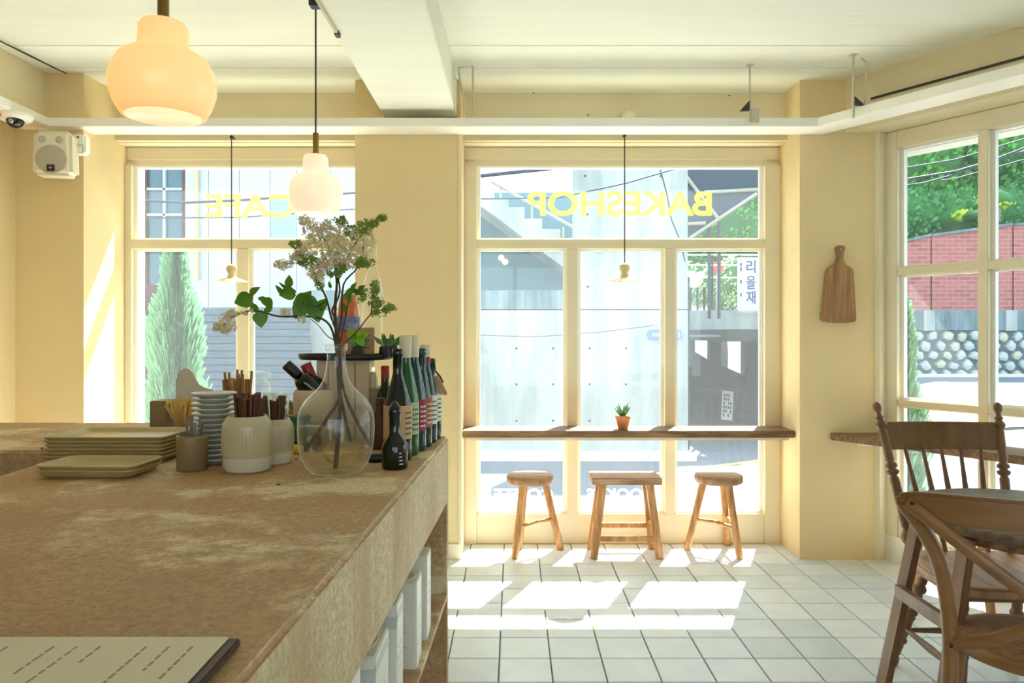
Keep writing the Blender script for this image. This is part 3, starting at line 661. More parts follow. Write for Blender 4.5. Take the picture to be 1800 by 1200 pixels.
# ------------------------------------------------------------------ vase with lilac
VX, VY = XA(591,1.855), 1.855
vs = thing('glass_vase', 'big round clear glass vase half full of water on counter', 'vase', (VX,VY,CT))
prof = [(.050,.0),(.060,.003),(.075,.020),(.086,.045),(.092,.078),(.0935,.110),(.0925,.138),(.087,.160),(.074,.180),(.057,.197),(.041,.213),(.030,.232),(.0250,.252),(.022,.285),(.0225,.30),(.0265,.303),(.0270,.314),(.0245,.318)]
MB().lathe(prof, 48, cap=False).lathe([(.0001,.003),(.05,.0)], 48, cap=False).build('glass_body', 'bottleglass', vs)
MB().lathe([(.0228,.300),(.0268,.303),(.0275,.310),(.0268,.317),(.0235,.319)], 40, cap=False).build('rim', 'bottleglass', vs)
wp = [(max(.001,r-.003), max(.005,z)) for r,z in prof if z < .118]
MB().lathe([(.0001,.005)]+wp+[(.0895,.1185),(.0001,.1185)], 48, cap=False).build('water', 'water', vs)
br = thing('lilac_branches', 'flowering white lilac branches with green leaves in the vase', 'flowers', (VX,VY,CT))
def Q(px, py, dy=0): v = P(px,py,VY+dy); return v-Vector((VX,VY,CT))
def branch(pts, r0, r1, mat='stem'):
    n = len(pts); ps = [Q(*p) for p in pts]
    # smooth
    out = []
    for i in range(n-1):
        p0 = ps[max(i-1,0)]; p1 = ps[i]; p2 = ps[i+1]; p3 = ps[min(i+2,n-1)]
        for s in (0,.25,.5,.75):
            out.append(.5*((2*p1)+(p2-p0)*s+(2*p0-5*p1+4*p2-p3)*s*s+(-p0+3*p1-3*p2+p3)*s**3))
    out.append(ps[-1]); k = len(out)
    MB().tube(out, [r0+(r1-r0)*i/(k-1) for i in range(k)], 7).build('branch', mat, br)
branch([(590,822,.01),(597,720),(594,640),(592,600),(589,540),(592,500),(590,470),(597,440)], .006, .002)
branch([(538,790,-.02),(575,735,-.01),(598,690),(596,600),(583,560),(572,520),(556,490),(545,455)], .0045, .0015)
branch([(650,780,.02),(622,730),(603,680),(592,610),(600,560),(604,500),(628,470),(640,430)], .0045, .0015)
branch([(617,775,.03),(606,730,.02),(597,680),(589,600),(574,565),(540,556),(490,556),(450,545),(420,552),(398,562)], .004, .0013)
branch([(594,620),(588,560),(584,545),(597,515),(592,480),(575,430),(560,405)], .0035, .0012)
branch([(596,610),(607,560),(615,520),(628,512)], .0025, .001)
branch([(596,612,.02),(625,585,.03),(652,552,.03),(668,545,.03),(690,538,.03)], .002, .0008)
branch([(652,552,.03),(656,520,.03),(662,500,.03)], .0014, .0007)
branch([(592,500),(612,450,.02),(630,420,.02),(650,395,.02),(668,382,.02)], .002, .0009)
branch([(572,530),(545,540),(520,520),(508,500)], .0015, .0008)
branch([(592,600),(575,590,-.02),(560,572,-.02),(545,560,-.02)], .0015, .0008)
branch([(545,460),(520,462),(495,465)], .0013, .0007)
random.seed(11)
def cluster(px, py, rx, ry, n, dy=0, mat='petal', fs=.0065):
    n = int(n*.72); mb = MB(); c = Q(px,py,dy); kx = rx*VY/F; ky = ry*VY/F
    for i in range(n):
        while True:
            v = Vector((random.uniform(-1,1),random.uniform(-1,1),random.uniform(-1,1)))*1.12
            if .3 < v.length < 1 and random.random() < 1.25-v.length*.75: break
        nrm = (v+Vector((random.uniform(-.5,.5),random.uniform(-.9,.1),random.uniform(-.5,.5)))).normalized()
        p = c+Vector((v.x*kx, v.y*(kx+ky)/2, v.z*ky)); q_ = nrm.to_track_quat('Z','Y').to_matrix(); a0 = random.uniform(0,pi)
        s = fs*random.uniform(.5,1.15)
        for k in range(4):
            a1 = a0+k*pi/2; d1 = Vector((cos(a1),sin(a1),.25)); d2 = Vector((-sin(a1),cos(a1),0))
            mb.add([p, p+q_@(d1*s*.6+d2*s*.38), p+q_@(d1*s), p+q_@(d1*s*.6-d2*s*.38)], [(0,1,2,3)])
    o = mb.build('flower_cluster', mat, br, fix=False); o['kind'] = 'stuff'
for a in ((590,440,33,36,430),(553,405,24,22,230),(606,418,22,26,200),(541,440,20,22,180),(558,472,22,20,200),(522,452,14,14,90),(495,465,18,9,90),
          (633,440,20,24,150),(648,425,12,18,80),(575,410,18,18,110),(560,488,14,12,80),(535,388,12,10,60),(580,455,25,22,160),(615,460,18,14,110),(398,570,16,20,140),(385,575,13,9,60),(405,552,14,8,50),(505,549,16,6,50),(530,560,10,6,26),(435,548,12,5,24),(575,395,10,12,50)): cluster(*a)
for a in ((640,400,12,16,70,.02),(655,392,10,8,50,.02),(670,382,9,6,40,.02),(598,390,14,10,60),(618,408,12,14,60),(600,470,14,8,50),(638,462,22,8,70),(545,460,26,10,60),(520,430,12,8,30),(527,447,14,6,40),
          (658,505,10,14,50,.03),(660,530,14,12,60,.03),(685,540,13,8,45,.03),(635,520,12,16,45,.01),(590,480,14,10,40),(562,500,8,14,24),(665,550,14,10,36,.03)): cluster(*a, mat='leafd', fs=.0085) if len(a) > 5 else cluster(*a, dy=0, mat='leafd', fs=.0085)
def leaf(px, py, L, ang, tilt=.3, mat='leaf', dy=0, wd=.8):
    c = Q(px,py,dy); n = 6; vs_ = []; fs = []
    L = L*VY/F
    for i in range(n+1):
        s = i/n; w_ = L*wd*.5*(sin(pi*min(1,s*1.02)**.72))**.9 if 0 < s < 1 else .0002
        cz = -.12*L*(s-.5)**2
        for j in (-1,0,1): vs_.append((L*(s-.5), j*w_, cz+(abs(j)*w_*.25)))
    for i in range(n):
        for j in range(2): fs.append((i*3+j,i*3+j+1,(i+1)*3+j+1,(i+1)*3+j))
    m_ = Matrix.Translation(c) @ Matrix.Rotation(-R(ang),4,'Y') @ Matrix.Rotation(pi/2-tilt,4,'X')
    mb = MB(); mb.add(vs_, fs, True, m_); return mb.build('leaf', mat, br, fix=False)
for a in ((428,527,34,200,.3),(448,512,24,40,.7),(447,540,20,120,.3),(458,561,30,-85,.2),(470,533,26,-50,.9),(471,545,14,-10,.3),(462,527,18,-30,1.0),
          (505,515,30,195,.4),(509,494,22,95,.4),(492,508,22,140,.9),(497,500,18,150,1.1),(530,528,32,200,.3),(540,522,26,60,.3),(548,532,26,-30,.3),(526,546,32,-120,.2),(556,550,34,-75,.3),(550,540,28,-60,.2),(568,535,26,55,.4),(532,538,28,-100,.4)):
    leaf(a[0],a[1],a[2]*1.05,a[3],a[4],wd=.85)
for a in ((618,512,24,20),(632,514,22,-10),(612,524,22,-60),(622,503,18,60),(606,540,18,100),(580,500,14,110),(636,505,16,30)): leaf(*a, .5, wd=.6)
for a in ((628,592,30,180),(620,588,22,120),(634,600,20,-60),(640,590,16,10)): leaf(*a, .3, mat='leafb', dy=.05)

# ------------------------------------------------------------------ crockery on the counter
def jar(px, Y, r, h, label, sticks, tops):
    th = thing('ceramic_jar', label, 'jar', (XA(px,Y),Y,CT), group='cream jars of wooden cutlery')
    MB().lathe([(r*.80,0),(r*.90,.004),(r*.97,.02),(r*.98,h*.28),(r,h*.30),(r*1.0,h*.80),(r*.97,h*.88),(r*.80,h*.985),(r*.78,h),(r*.72,h),(r*.72,h*.9)], 44, cap=False).lathe([(.0001,.003),(r*.8,0)],44,cap=False).build('jar_body', 'ceramic', th)
    MB().lathe([(r*.905,.0045),(r*.975,.02),(r*.984,h*.27)], 44, cap=False).build('base_band', 'ceramicw', th)
    rb = MB()
    for k in range(44):
        a_ = k*2*pi/44; rb.tube([(r*1.0*cos(a_),r*1.0*sin(a_),h*.32),(r*1.0*cos(a_),r*1.0*sin(a_),h*.79)], .0009, 4, cap=False)
    rb.build('ribs', 'ceramic', th, fix=False)
    return th
def sticks_in(cx, cy, n, rr, z0, z1, wd, mat, name, label, cat, grp, spread=.02):
    for k in range(n):
        a_ = k*2.399; q = rr*math.sqrt((k+.5)/n); bx_, by_ = cx+q*.55*cos(a_), cy+q*.55*sin(a_)
        tx_, ty_ = cx+q*1.1*cos(a_)+random.uniform(-spread,spread)*.3, cy+q*1.1*sin(a_)
        o = MB().bar((0,0,0), (tx_-bx_, ty_-by_, z1-z0-random.uniform(0,.016)), wd, wd*.45, up=(sin(k*1.7),cos(k*1.7),0)).build(name, mat, None, .0015, 1, loc=(bx_,by_,z0))
        tag(o, label, cat, grp)
j1 = jar(435, 1.885, .061, .138, 'cream ribbed jar in front, full of dark wooden cutlery', 0, 0)
j2 = jar(481, 1.995, .052, .118, 'smaller cream ribbed jar behind the front jar', 0, 0)
random.seed(5)
sticks_in(XA(435,1.885)+.003, 1.885, 17, .036, CT+.02, CT+.196, .014, 'stick', 'wooden_cutlery', 'dark wooden cutlery handle standing in the front cream jar', 'cutlery', 'wooden cutlery in the front cream jar')
sticks_in(XA(484,1.995), 1.995, 6, .026, CT+.02, CT+.182, .013, 'stick', 'wooden_cutlery', 'dark wooden cutlery handle standing in the smaller cream jar', 'cutlery', 'wooden cutlery in the smaller jar')
th = thing('taupe_cup', 'small taupe cup holding metal teaspoons beside the plates', 'cup', (XA(338,1.895),1.895,CT))
MB().lathe([(.033,0),(.037,.003),(.0375,.08),(.036,.088),(.033,.088),(.032,.02),(.0001,.018)], 36, cap=False).build('cup_body', 'taupe', th)
MB().lathe([(.0376,.070),(.0382,.073),(.0376,.076)], 36, cap=False).build('cup_rim_line', 'taupe', th)
for k in range(7):
    a_ = k*2.4; r_ = .012; x_ = .016*cos(a_)
    o = MB().bar((x_*.4,.01*sin(a_),0),(x_*1.35,.018*sin(a_),.098+.01*(k%3)),.006,.0015).build('teaspoon','steel',loc=(XA(338,1.895)+.006,1.895,CT+.02))
    tag(o, 'metal teaspoon handle standing in the small taupe cup', 'spoon', 'teaspoons in the taupe cup')
# plates
pl0 = None; px_, py_ = XA(377,2.0), 2.0
for k in range(14):
    z = CT+k*.0132
    if pl0 is None:
        pl0 = MB().lathe([(.0001,.002),(.034,.0),(.036,.002),(.048,.009),(.0565,.0125),(.0575,.0145),(.056,.0155),(.047,.012),(.035,.006),(.0001,.005)], 40, cap=False).build('saucer', 'plate'); o = pl0
    else: o = pl0.copy(); C.objects.link(o)
    o.location = (px_+random.uniform(-.0012,.0012), py_, z)
    pos = 'topmost' if k == 13 else ('lowest' if k == 0 else None)
    tag(o, f'{pos} grey-white saucer of the tall stack' if pos else 'grey-white saucer inside the tall stack behind the taupe cup', 'saucer', 'stack of grey-white saucers')
# trays
def rtray(w_, d_, h, rr, rim=.006):
    def rp(sx, sy, r, z, n=6):
        out = []
        for cx_, cy_, a0 in ((sx-r,sy-r,0),(-sx+r,sy-r,pi/2),(-sx+r,-sy+r,pi),(sx-r,-sy+r,3*pi/2)):
            for i in range(n+1): out.append((cx_+r*cos(a0+i*pi/2/n), cy_+r*sin(a0+i*pi/2/n), z))
        return out
    rings = [rp(w_/2-.022,d_/2-.022,rr*.7,0), rp(w_/2-.012,d_/2-.012,rr*.85,h*.25), rp(w_/2,d_/2,rr,h*.9), rp(w_/2,d_/2,rr,h), rp(w_/2-rim,d_/2-rim,rr*.9,h), rp(w_/2-.020,d_/2-.020,rr*.75,h*.45)]
    n = len(rings[0]); vs_ = [v for r in rings for v in r]; fs = []
    for i in range(len(rings)-1):
        for j in range(n): fs.append((i*n+j,i*n+(j+1)%n,(i+1)*n+(j+1)%n,(i+1)*n+j))
    fs.append(tuple(range(n-1,-1,-1))); fs.append(tuple((len(rings)-1)*n+j for j in range(n)))
    mb = MB(); mb.add(vs_, fs); return mb
big = rtray(.325,.215,.019,.02); big.sm = [False]*len(big.f)
tx0, ty0 = XA(209,2.07), 2.09
first = None
for k in range(6):
    if first is None: first = big.build('serving_tray', 'tray'); o = first
    else: o = first.copy(); C.objects.link(o)
    o.location = (tx0+random.uniform(-.002,.002), ty0, CT+k*.0102); 
    tag(o, {5:'topmost large beige serving tray of the tall stack',0:'bottom large beige serving tray of the tall stack'}.get(k,'large beige serving tray in the middle of the tall stack'), 'tray', 'stack of large beige trays')
sm = rtray(.245,.165,.022,.03).build('small_tray', 'tray', loc=(-1.012,1.845,CT), rz=R(-2)); tag(sm, 'lower of two small beige trays in front of the tray stack', 'tray', 'two small beige trays')
s2 = sm.copy(); C.objects.link(s2); s2.location.z += .010; s2['label'] = 'upper of two small beige trays in front of the tray stack'
th = thing('red_clip', 'small dark red clip lying left of the tray stack', 'clip', (XA(92,2.05),2.05,CT))
MB().box((-.02,-.004,.0),(.012,.004,.03)).build('clip_body', 'redcap', th, .003); MB().tube([(-.03,0,.03),(.015,0,.032)], .003, 6).build('clip_bar', 'stick', th)

# ------------------------------------------------------------------ back row on the counter
YB2 = 2.45
def cz(px, py, Y): return Vector((XA(px,Y), Y, ZA(py,Y)))
# wooden block + photo frame w dried flower
Y2 = 2.62
th = thing('wooden_block', 'thin upright brown wooden block at the left end of the back row', 'block', (XA(289,Y2),Y2,CT))
MB().box((-.028,-.05,0),(.03,.05,.112)).build('block_body', 'taupe', th, .003)
th = thing('dried_flowers', 'bunch of pale dried flowers in a little clear glass beside the wooden block', 'flowers', (XA(322,Y2-.05),Y2-.05,CT))
MB().lathe([(.024,0),(.028,.004),(.030,.06)], 24, cap=False).build('glass_cup', 'bottleglass', th)
fr_ = MB(); random.seed(21)
for k in range(150):
    a_ = random.uniform(0,2*pi); q = random.uniform(0,1); d = Vector((cos(a_)*q*.7,sin(a_)*q*.6,1)).normalized(); L = random.uniform(.05,.115)
    p0 = Vector((cos(a_)*.008,sin(a_)*.008,.01)); p1 = p0+d*L; s_ = Vector((.0012,0,0)); fr_.add([p0-s_,p0+s_,p1+s_*3,p1-s_*3],[(0,1,2,3)])
    p2 = p1+Vector((random.uniform(-.008,.008),random.uniform(-.008,.008),random.uniform(-.004,.01))); fr_.add([p1,p1+Vector((.005,.002,.002)),p2,p1+Vector((-.004,.002,.005))],[(0,1,2,3)])
o = fr_.build('dried_stems', 'dried', th, fix=False); o['kind'] = 'stuff'
yl = MB()
for k in range(7): yl.ball((random.uniform(-.055,-.0),random.uniform(-.01,.01),.105+random.uniform(-.006,.004)), .008, 8)
yl.build('yellow_blooms', 'yellow', th, fix=False)
# curvy board
Yb = 2.66
pts = [(313,745),(311,700),(309,675),(312,660),(318,651),(326,646),(334,648),(340,654),(344,665),(350,675),(360,681),(375,684),(386,692),(395,706),(396,745)]
th = tag(MB().prism([(XA(x,Yb),ZA(y,Yb)) for x,y in pts[:-1]]+[], 'y', Yb-.006, Yb+.006).build('display_board', 'ceramicw', bevel=.002), 'curved grey-white display board standing behind the saucer stack', 'board')
vv = th.data.vertices; mz = min(v.co.z for v in vv); 
for v in vv: v.co.z -= (mz-CT)*(1-min(1,(v.co.z-mz)/.1))
# straws holder
Ys = 2.42
th = thing('straw_holder', 'clear glass jar holding kraft paper straws behind the saucers', 'jar', (XA(416,Ys),Ys,CT))
MB().lathe([(.044,0),(.046,.004),(.046,.10)], 32, cap=False).build('jar_body', 'bottleglass', th)
random.seed(9)
for k in range(24):
    a_ = k*2.399; q = .04*math.sqrt((k+.5)/24); h_ = random.uniform(.195,.225) if k%3 == 0 else .192+random.uniform(-.003,.003)
    o = MB().tube([(0,0,0),(q*.45*cos(a_)+(-.02 if k == 5 else 0),q*.4*sin(a_),h_)], .0042, 6).build('paper_straw', 'straw', loc=(XA(416,Ys)+q*.8*cos(a_),Ys+q*.8*sin(a_),CT+.004))
    tag(o, 'kraft paper straw in the clear jar behind the saucers', 'straw', 'kraft paper straws')
# glasses
def tumbler(px, Y, r, h, label, z=CT):
    o = MB().lathe([(.0001,.006),(r*.8,.004),(r*.85,0),(r*.88,.004),(r,h),(r*.96,h),(r*.82,.01)], 28, cap=False).build('drinking_glass', 'bottleglass', loc=(XA(px,Y),Y,z))
    return tag(o, label, 'glass', 'clear drinking glasses on the counter')
tumbler(466, 2.45, .034, .15, 'tall clear drinking glass right of the paper straws'); tumbler(489, 2.42, .034, .15, 'clear drinking glass left of the leaning wine bottles')
tumbler(478, 2.60, .034, .14, 'clear drinking glass standing behind two others')
th = thing('glass_canister', 'wide square shouldered clear canister behind the paper straws', 'canister', (XA(437,2.66),2.66,CT))
MB().lathe([(.07,0),(.074,.006),(.074,.16),(.062,.18),(.055,.19)], 32, cap=False).build('canister_body', 'bottleglass', th)
MB().lathe([(.075,.187),(.078,.19),(.078,.203),(.04,.209),(.0001,.21)], 32, cap=False).build('canister_lid', 'bottleglass', th)
# green plants in a wooden planter
th = thing('leafy_plant', 'spiky green plant in a terracotta planter by the leaning bottles', 'plant', (XA(520,2.55),2.55,CT))
MB().box((-.045,-.04,.0),(.05,.04,.085)).build('planter', 'terra', th, .004)
random.seed(4)
for k in range(22):
    a_ = k*2.4; d = Vector((cos(a_)*.75,sin(a_)*.5,random.uniform(.35,1.2))).normalized(); L = random.uniform(.06,.13)
    p0 = Vector((.01*cos(a_),.01*sin(a_),.08)); MB().tube([p0, p0+d*L*.5, p0+d*L+Vector((0,0,-.02))], [.003,.004,.0006], 5, sx=.4).build('leaf', 'aloe', th)
o = bx('green_box', 'greenbox', (0,0,0), (1,1,1)); bpy.data.objects.remove(o)
th = thing('green_box', 'dark green tin box behind the smaller cream jar', 'box', (XA(518,2.28),2.28,CT+.03))
MB().box((-.04,-.03,.0),(.04,.03,.065)).build('tin_body', 'greenbox', th, .003); MB().box((-.042,-.032,.052),(.042,.032,.06)).build('tin_lid', 'greenbox', th, .001)
th = thing('wooden_riser', 'low dark wooden riser under the green tin box', 'riser', (XA(520,2.22),2.22,CT))
MB().box((-.035,-.035,.0),(.05,.095,.006)).box((-.035,-.035,.022),(.05,.095,.03)).box((-.035,-.035,.006),(-.028,.095,.022)).box((.043,-.035,.006),(.05,.095,.022)).build('riser_body', 'stick', th)
for k, (x, y) in enumerate(((515,752),(524,756))):
    Yk = 2.15; tag(MB().ball((0,0,0), .014, 12, (1.2,1,1)).build('lemon', 'lemon', loc=(XA(x,Yk),Yk,CT+.013)), ('lemon between the jar and the vase, left one','lemon between the jar and the vase, right one')[k], 'lemon', 'lemons behind the jars')
# wine bucket with leaning bottles
Yk = 2.40
th = thing('beige_bucket', 'round beige bucket holding two leaning wine bottles', 'bucket', (XA(552,Yk),Yk,CT))
MB().lathe([(.05,0),(.056,.004),(.066,.12),(.064,.155),(.056,.165),(.052,.165),(.058,.12),(.05,.01)], 32, cap=False).build('bucket_body', 'card', th)
def leanb(p, q, mat, cap, label):
    p = Vector(p); q = Vector(q); d = (q-p); L = d.length; m_ = d.to_track_quat('Z','Y').to_matrix().to_4x4(); m_.translation = p
    th = thing('wine_bottle', label, 'bottle', p, group='wine bottles leaning in the bucket'); m_.translation = (0,0,0)
    MB().lathe([(.032,0),(.034,.01),(.034,L*.5),(.028,L*.62),(.0165,L*.72),(.0155,L-.07)], 24, m_).build('glass_body', mat, th)
    MB().lathe([(.0158,L-.075),(.0165,L-.07),(.0175,L-.02),(.0175,L),(.012,L+.002)], 24, m_).build('capsule', cap, th)
leanb(cz(556,672,Yk)+Vector((.03,0,-.06)), cz(503,640,Yk-.04), 'blackglass', 'black', 'black wine bottle leaning far left out of the bucket')
leanb(cz(560,690,Yk)+Vector((.02,.02,-.06)), cz(537,640,Yk), 'olive', 'redcap', 'wine bottle with dark red capsule leaning in the bucket')
# cake stand with black tray
Yt = 2.50; zt_ = ZA(632,Yt)
th = thing('black_tray_stand', 'flat black display tray raised on beige boxes behind the vase', 'stand', (XA(608,Yt),Yt,zt_))
MB().lathe([(.148,0),(.155,.004),(.158,.020),(.152,.020),(.15,.008),(.0001,.007)], 44, Matrix.Diagonal((1,.55,1,1)), cap=False).build('tray_body', 'dark', th)
MB().lathe([(.0001,-.001),(.148,0)], 44, Matrix.Diagonal((1,.55,1,1)), cap=False).build('tray_underside', 'dark', th)
def cbox(px0, px1, Y, h, d, label, line=True):
    x0, x1 = XA(px0,Y), XA(px1,Y); th = thing('gift_box', label, 'box', ((x0+x1)/2,Y+d/2,CT), group='beige gift boxes under the black tray')
    w_ = (x1-x0)/2; MB().box((-w_,-d/2,0),(w_,d/2,h)).build('box_body', 'card', th, .002)
    if line: MB().box((-.002,-d/2-.0006,0.004),(.0015,-d/2,h-.004)).build('red_stripe', 'redline', th)
    MB().box((-w_*.8,-d/2-.0008,h-.012),(w_*.8,-d/2,h-.010)).build('lid_seam', 'kraft', th)
hb = zt_-CT-.001
cbox(556, 598, 2.44, hb, .09, 'beige gift box under the left half of the tray'); cbox(599.5, 649, 2.44, hb, .09, 'beige gift box under the right half of the tray')
# things on the tray
def topz(Y): return zt_+.0085
zq = topz(2.5)
th = thing('kraft_sign', 'small kraft card sign standing on the black tray', 'sign', (XA(634,2.47),2.47,zq))
MB().box((-.045,-.002,.0),(.045,.002,.098)).build('card_sheet', 'kraft', th); 
m=MB()
for k in range(4): m.box((-.03,-.0028,.07-k*.013),(.03-.008*(k%3),-.002,.073-k*.013))
m.build('printed_text', 'ink', th)['kind'] = 'stuff'; MB().box((-.03,-.002,0),(.03,.018,.006)).build('card_foot', 'kraft', th)
def minipot(px, Y, lab, bright):
    th = thing('mini_plant', lab, 'plant', (XA(px,Y),Y,zq), group='mini potted plants on the black tray')
    MB().lathe([(.014,0),(.021,.003),(.017,.034),(.014,.038),(.0001,.036)], 20, cap=False).build('pot', 'pot', th)
    for k in range(7):
        a_ = k*2.4; d = Vector((cos(a_),sin(a_)*.5,.55+.1*k)).normalized(); p0 = Vector((0,0,.035))
        c = p0+d*.028; mb = MB(); s_ = Vector((-d.z,0,d.x)).normalized()*.008
        mb.add([p0, c+s_, p0+d*.052, c-s_], [(0,1,2,3)]); mb.build('leaf', 'leafb' if bright else 'aloe', th, fix=False)
minipot(628, 2.44, 'mini potted plant in front of the kraft sign', False)
minipot(676, 2.47, 'mini plant in dark pot at the right end of the tray', False)
minipot(690, 2.49, 'mini plant just behind the neck of the black bottle', False)
for px, Y, lab, col, lc, h_, r_ in ((612,2.53,'clear carafe of orange juice with blue label on the tray','orange',True,.30,.038),):
    th = thing('juice_bottle', lab, 'bottle', (XA(px,Y),Y,zq))
    MB().lathe([(r_*.9,0),(r_,.005),(r_,h_*.45),(r_*.85,h_*.6),(r_*.5,h_*.78),(r_*.42,h_*.95),(r_*.46,h_)], 30, cap=False).build('glass_body', 'bottleglass', th)
    MB().lathe([(.0001,.004),(r_*.9,.004),(r_*.95,.01),(r_*.95,h_*.45),(r_*.8,h_*.6),(r_*.62,h_*.70),(.0001,h_*.70)], 30, cap=False).build('juice', 'orange', th)
    MB().lathe([(r_+.0008,.085),(r_+.0008,.135)], 30, cap=False).build('label_paper', 'blueprint', th)
th = thing('tall_bottle', 'tall clear glass bottle at the right side of the black tray', 'bottle', (XA(655,2.55),2.55,zq))
MB().lathe([(.03,0),(.034,.004),(.034,.22),(.026,.26),(.014,.30),(.013,.36),(.015,.362),(.015,.375)], 28, cap=False).build('glass_body', 'bottleglass', th)
# right: small ledge with stacked things
th = thing('shelf_ledge', 'small grey-brown ledge between the gift boxes and wine bottles', 'ledge', (XA(664,2.42),2.42,CT))
MB().box((-.022,-.0,.0),(.028,.16,.11)).box((-.025,-.005,.11),(.03,.165,.165)).build('ledge_body', 'taupe', th, .003)
th = thing('candle', 'small lit cream candle on the ledge beside the gift boxes', 'candle', (XA(656,2.46),2.46,CT+.166))
MB().lathe([(.014,0),(.015,.03),(.009,.05),(.0001,.052)], 18, cap=False).build('candle_body', 'ceramic', th); MB().ball((0,0,.06),.005,8,(1,1,1.6)).build('flame', 'lampwarm', th)
for px, lab, cap in ((677,'dark bottle with red capsule under the tray edge','redcap'),(668,'brown bottle standing low between vase and black bottle','stick')):
    Y = 2.24 if cap == 'stick' else 2.36
    th = thing('dark_bottle', lab, 'bottle', (XA(px,Y),Y,CT)); h_ = .24 if cap == 'redcap' else .15
    MB().lathe([(.026,0),(.028,.004),(.028,h_*.6),(.013,h_*.75),(.012,h_*.9)], 22).build('glass_body', 'olive' if cap == 'redcap' else 'stick', th)
    MB().lathe([(.0135,h_*.84),(.0135,h_),(.01,h_+.002)], 18).build('capsule', cap, th)
th = thing('fallen_cork', 'small dark stopper lying between vase and black bottles', 'stopper', (XA(660,2.0),2.0,CT+.012))
MB().tube([(-.018,0,0),(.018,.006,0)], [.011,.012], 14).build('stopper_body', 'black', th)

# ------------------------------------------------------------------ right side furniture
def turned(mb, p, q, r, rings, n=12):
    p = Vector(p); q = Vector(q); prof = []
    K = 60
    pts = []; rad = []
    for i in range(K+1):
        s = i/K; rr = r*(.85+.2*sin(pi*s))
        for (c, w_, g) in rings:
            if abs(s-c) < w_: rr = r*(1+g*cos((s-c)/w_*pi/2))
            elif abs(s-c) < w_*1.5: rr = min(rr, r*.72)
        pts.append(p.lerp(q, s)); rad.append(rr)
    return mb.tube(pts, rad, n)
th = thing('spindle_chair', 'brown spindle-back wooden chair facing the round table', 'chair', (1.71,2.70,0), rz=R(-2))
MB().prism([(-.23,-.22),(-.24,-.05),(-.22,.14),(-.18,.21),(.18,.21),(.22,.14),(.24,-.05),(.23,-.22),(.12,-.245),(-.12,-.245)], 'z', .425, .46).build('seat', 'seatwood', th, .009, 3)
MB().prism([(-.21,-.20),(-.21,.17),(.21,.17),(.21,-.20)], 'z', .40, .427).build('seat_frame', 'wood_chair', th, .006)
bt = {}
for sx in (-1,1):
    p0 = Vector((sx*.185,.17,.45)); p1 = Vector((sx*.236,.335,.955)); bt[sx] = (p0,p1)
    o = turned(MB(), p0, p1, .017, [(.12,.05,.6),(.6,.03,.5),(.64,.02,.45),(.95,.025,.35)]).build('back_post', 'wood_chair', th)
    d = (p1-p0).normalized()
    f = MB().tube([p1+d*s for s in (0,.012,.02,.03,.042,.055,.063,.068)], [.018,.010,.009,.014,.0175,.016,.010,.002], 14).build('finial', 'wood_chair', o)
a0, a1 = bt[-1]; c0, c1 = bt[1]
L1, L2 = a0.lerp(a1,.76), a0.lerp(a1,.97); R1, R2 = c0.lerp(c1,.76), c0.lerp(c1,.97)
mb = MB(); K = 12; vs_ = []
for i in range(K+1):
    s = i/K; bow = Vector((0,.028*sin(pi*s),0))
    for q_ in (L1.lerp(R1,s), L2.lerp(R2,s)):
        for dy in (-.008,.008): vs_.append(q_+bow+Vector((0,dy,0)))
fs = []
for i in range(K):
    o_ = i*4; fs += [(o_,o_+4,o_+6,o_+2),(o_+1,o_+3,o_+7,o_+5),(o_,o_+1,o_+5,o_+4),(o_+2,o_+6,o_+7,o_+3)]
fs += [(0,2,3,1),(K*4,K*4+1,K*4+3,K*4+2)]
mb.add(vs_, fs).build('crest_rail', 'wood_chair', th, .003)
for k in range(5):
    s = (k+1)/6; p0 = Vector((-.16+.32*s,.185+.0,.455)); p1 = L1.lerp(R1,s)+Vector((0,.028*sin(pi*s),.01))
    MB().tube([p0.lerp(p1,v) for v in (0,.2,.5,.8,1)], [.008,.011,.012,.008,.007], 8, sx=1.0).build('spindle', 'wood_chair', th)
LG = {}
for sx in (-1,1):
    for sy in (-1,1):
        p0 = Vector((sx*.17, -.15 if sy < 0 else .10, .41)); p1 = Vector((sx*.235, -.235 if sy < 0 else .24, 0.0)); LG[sx,sy] = (p0,p1)
        turned(MB(), p0, p1, .0185, [(.18,.035,.35),(.42,.03,.35),(.47,.02,.25),(.72,.03,.35),(.95,.05,.2)]).build('leg', 'wood_chair', th)
for k1,k2,s in (((-1,-1),(-1,1),.6),((1,-1),(1,1),.6),((-1,-1),(1,-1),.45),((-1,1),(1,1),.62)):
    p = LG[k1][0].lerp(LG[k1][1],s); q = LG[k2][0].lerp(LG[k2][1],s); m_ = (p+q)/2
    MB().tube([p,p.lerp(m_,.5),m_,q.lerp(m_,.5),q], [.008,.011,.015,.011,.008], 9).build('stretcher', 'wood_chair', th)
# round table with plank legs
tcx, tcy, tr_ = 1.66, 2.36, .385
th = thing('round_table', 'round brown cafe table with plank legs at the right', 'table', (tcx,tcy,0))
MB().lathe([(.0001,.700),(tr_-.03,.700),(tr_-.006,.706),(tr_,.712),(tr_,.728),(tr_-.006,.734),(.0001,.734)], 72, cap=False).build('table_top', 'wood_table', th)
MB().lathe([(tr_-.03,.68),(tr_-.03,.70)], 48).build('under_rim', 'wood_bar', th)
for sx in (-1,1):
    for sy in (-1,1):
        MB().bar((sx*.33+(.0 if sx > 0 else .0), sy*.13-.03, .698), (sx*.455, sy*.17-.03, 0), .022, .06, up=(0,1,0)).build('leg', 'wood_chair', th, .003)
    MB().bar((sx*.39,-.17,.45),(sx*.39,.12,.45),.02,.04).build('cross_bar', 'wood_chair', th)
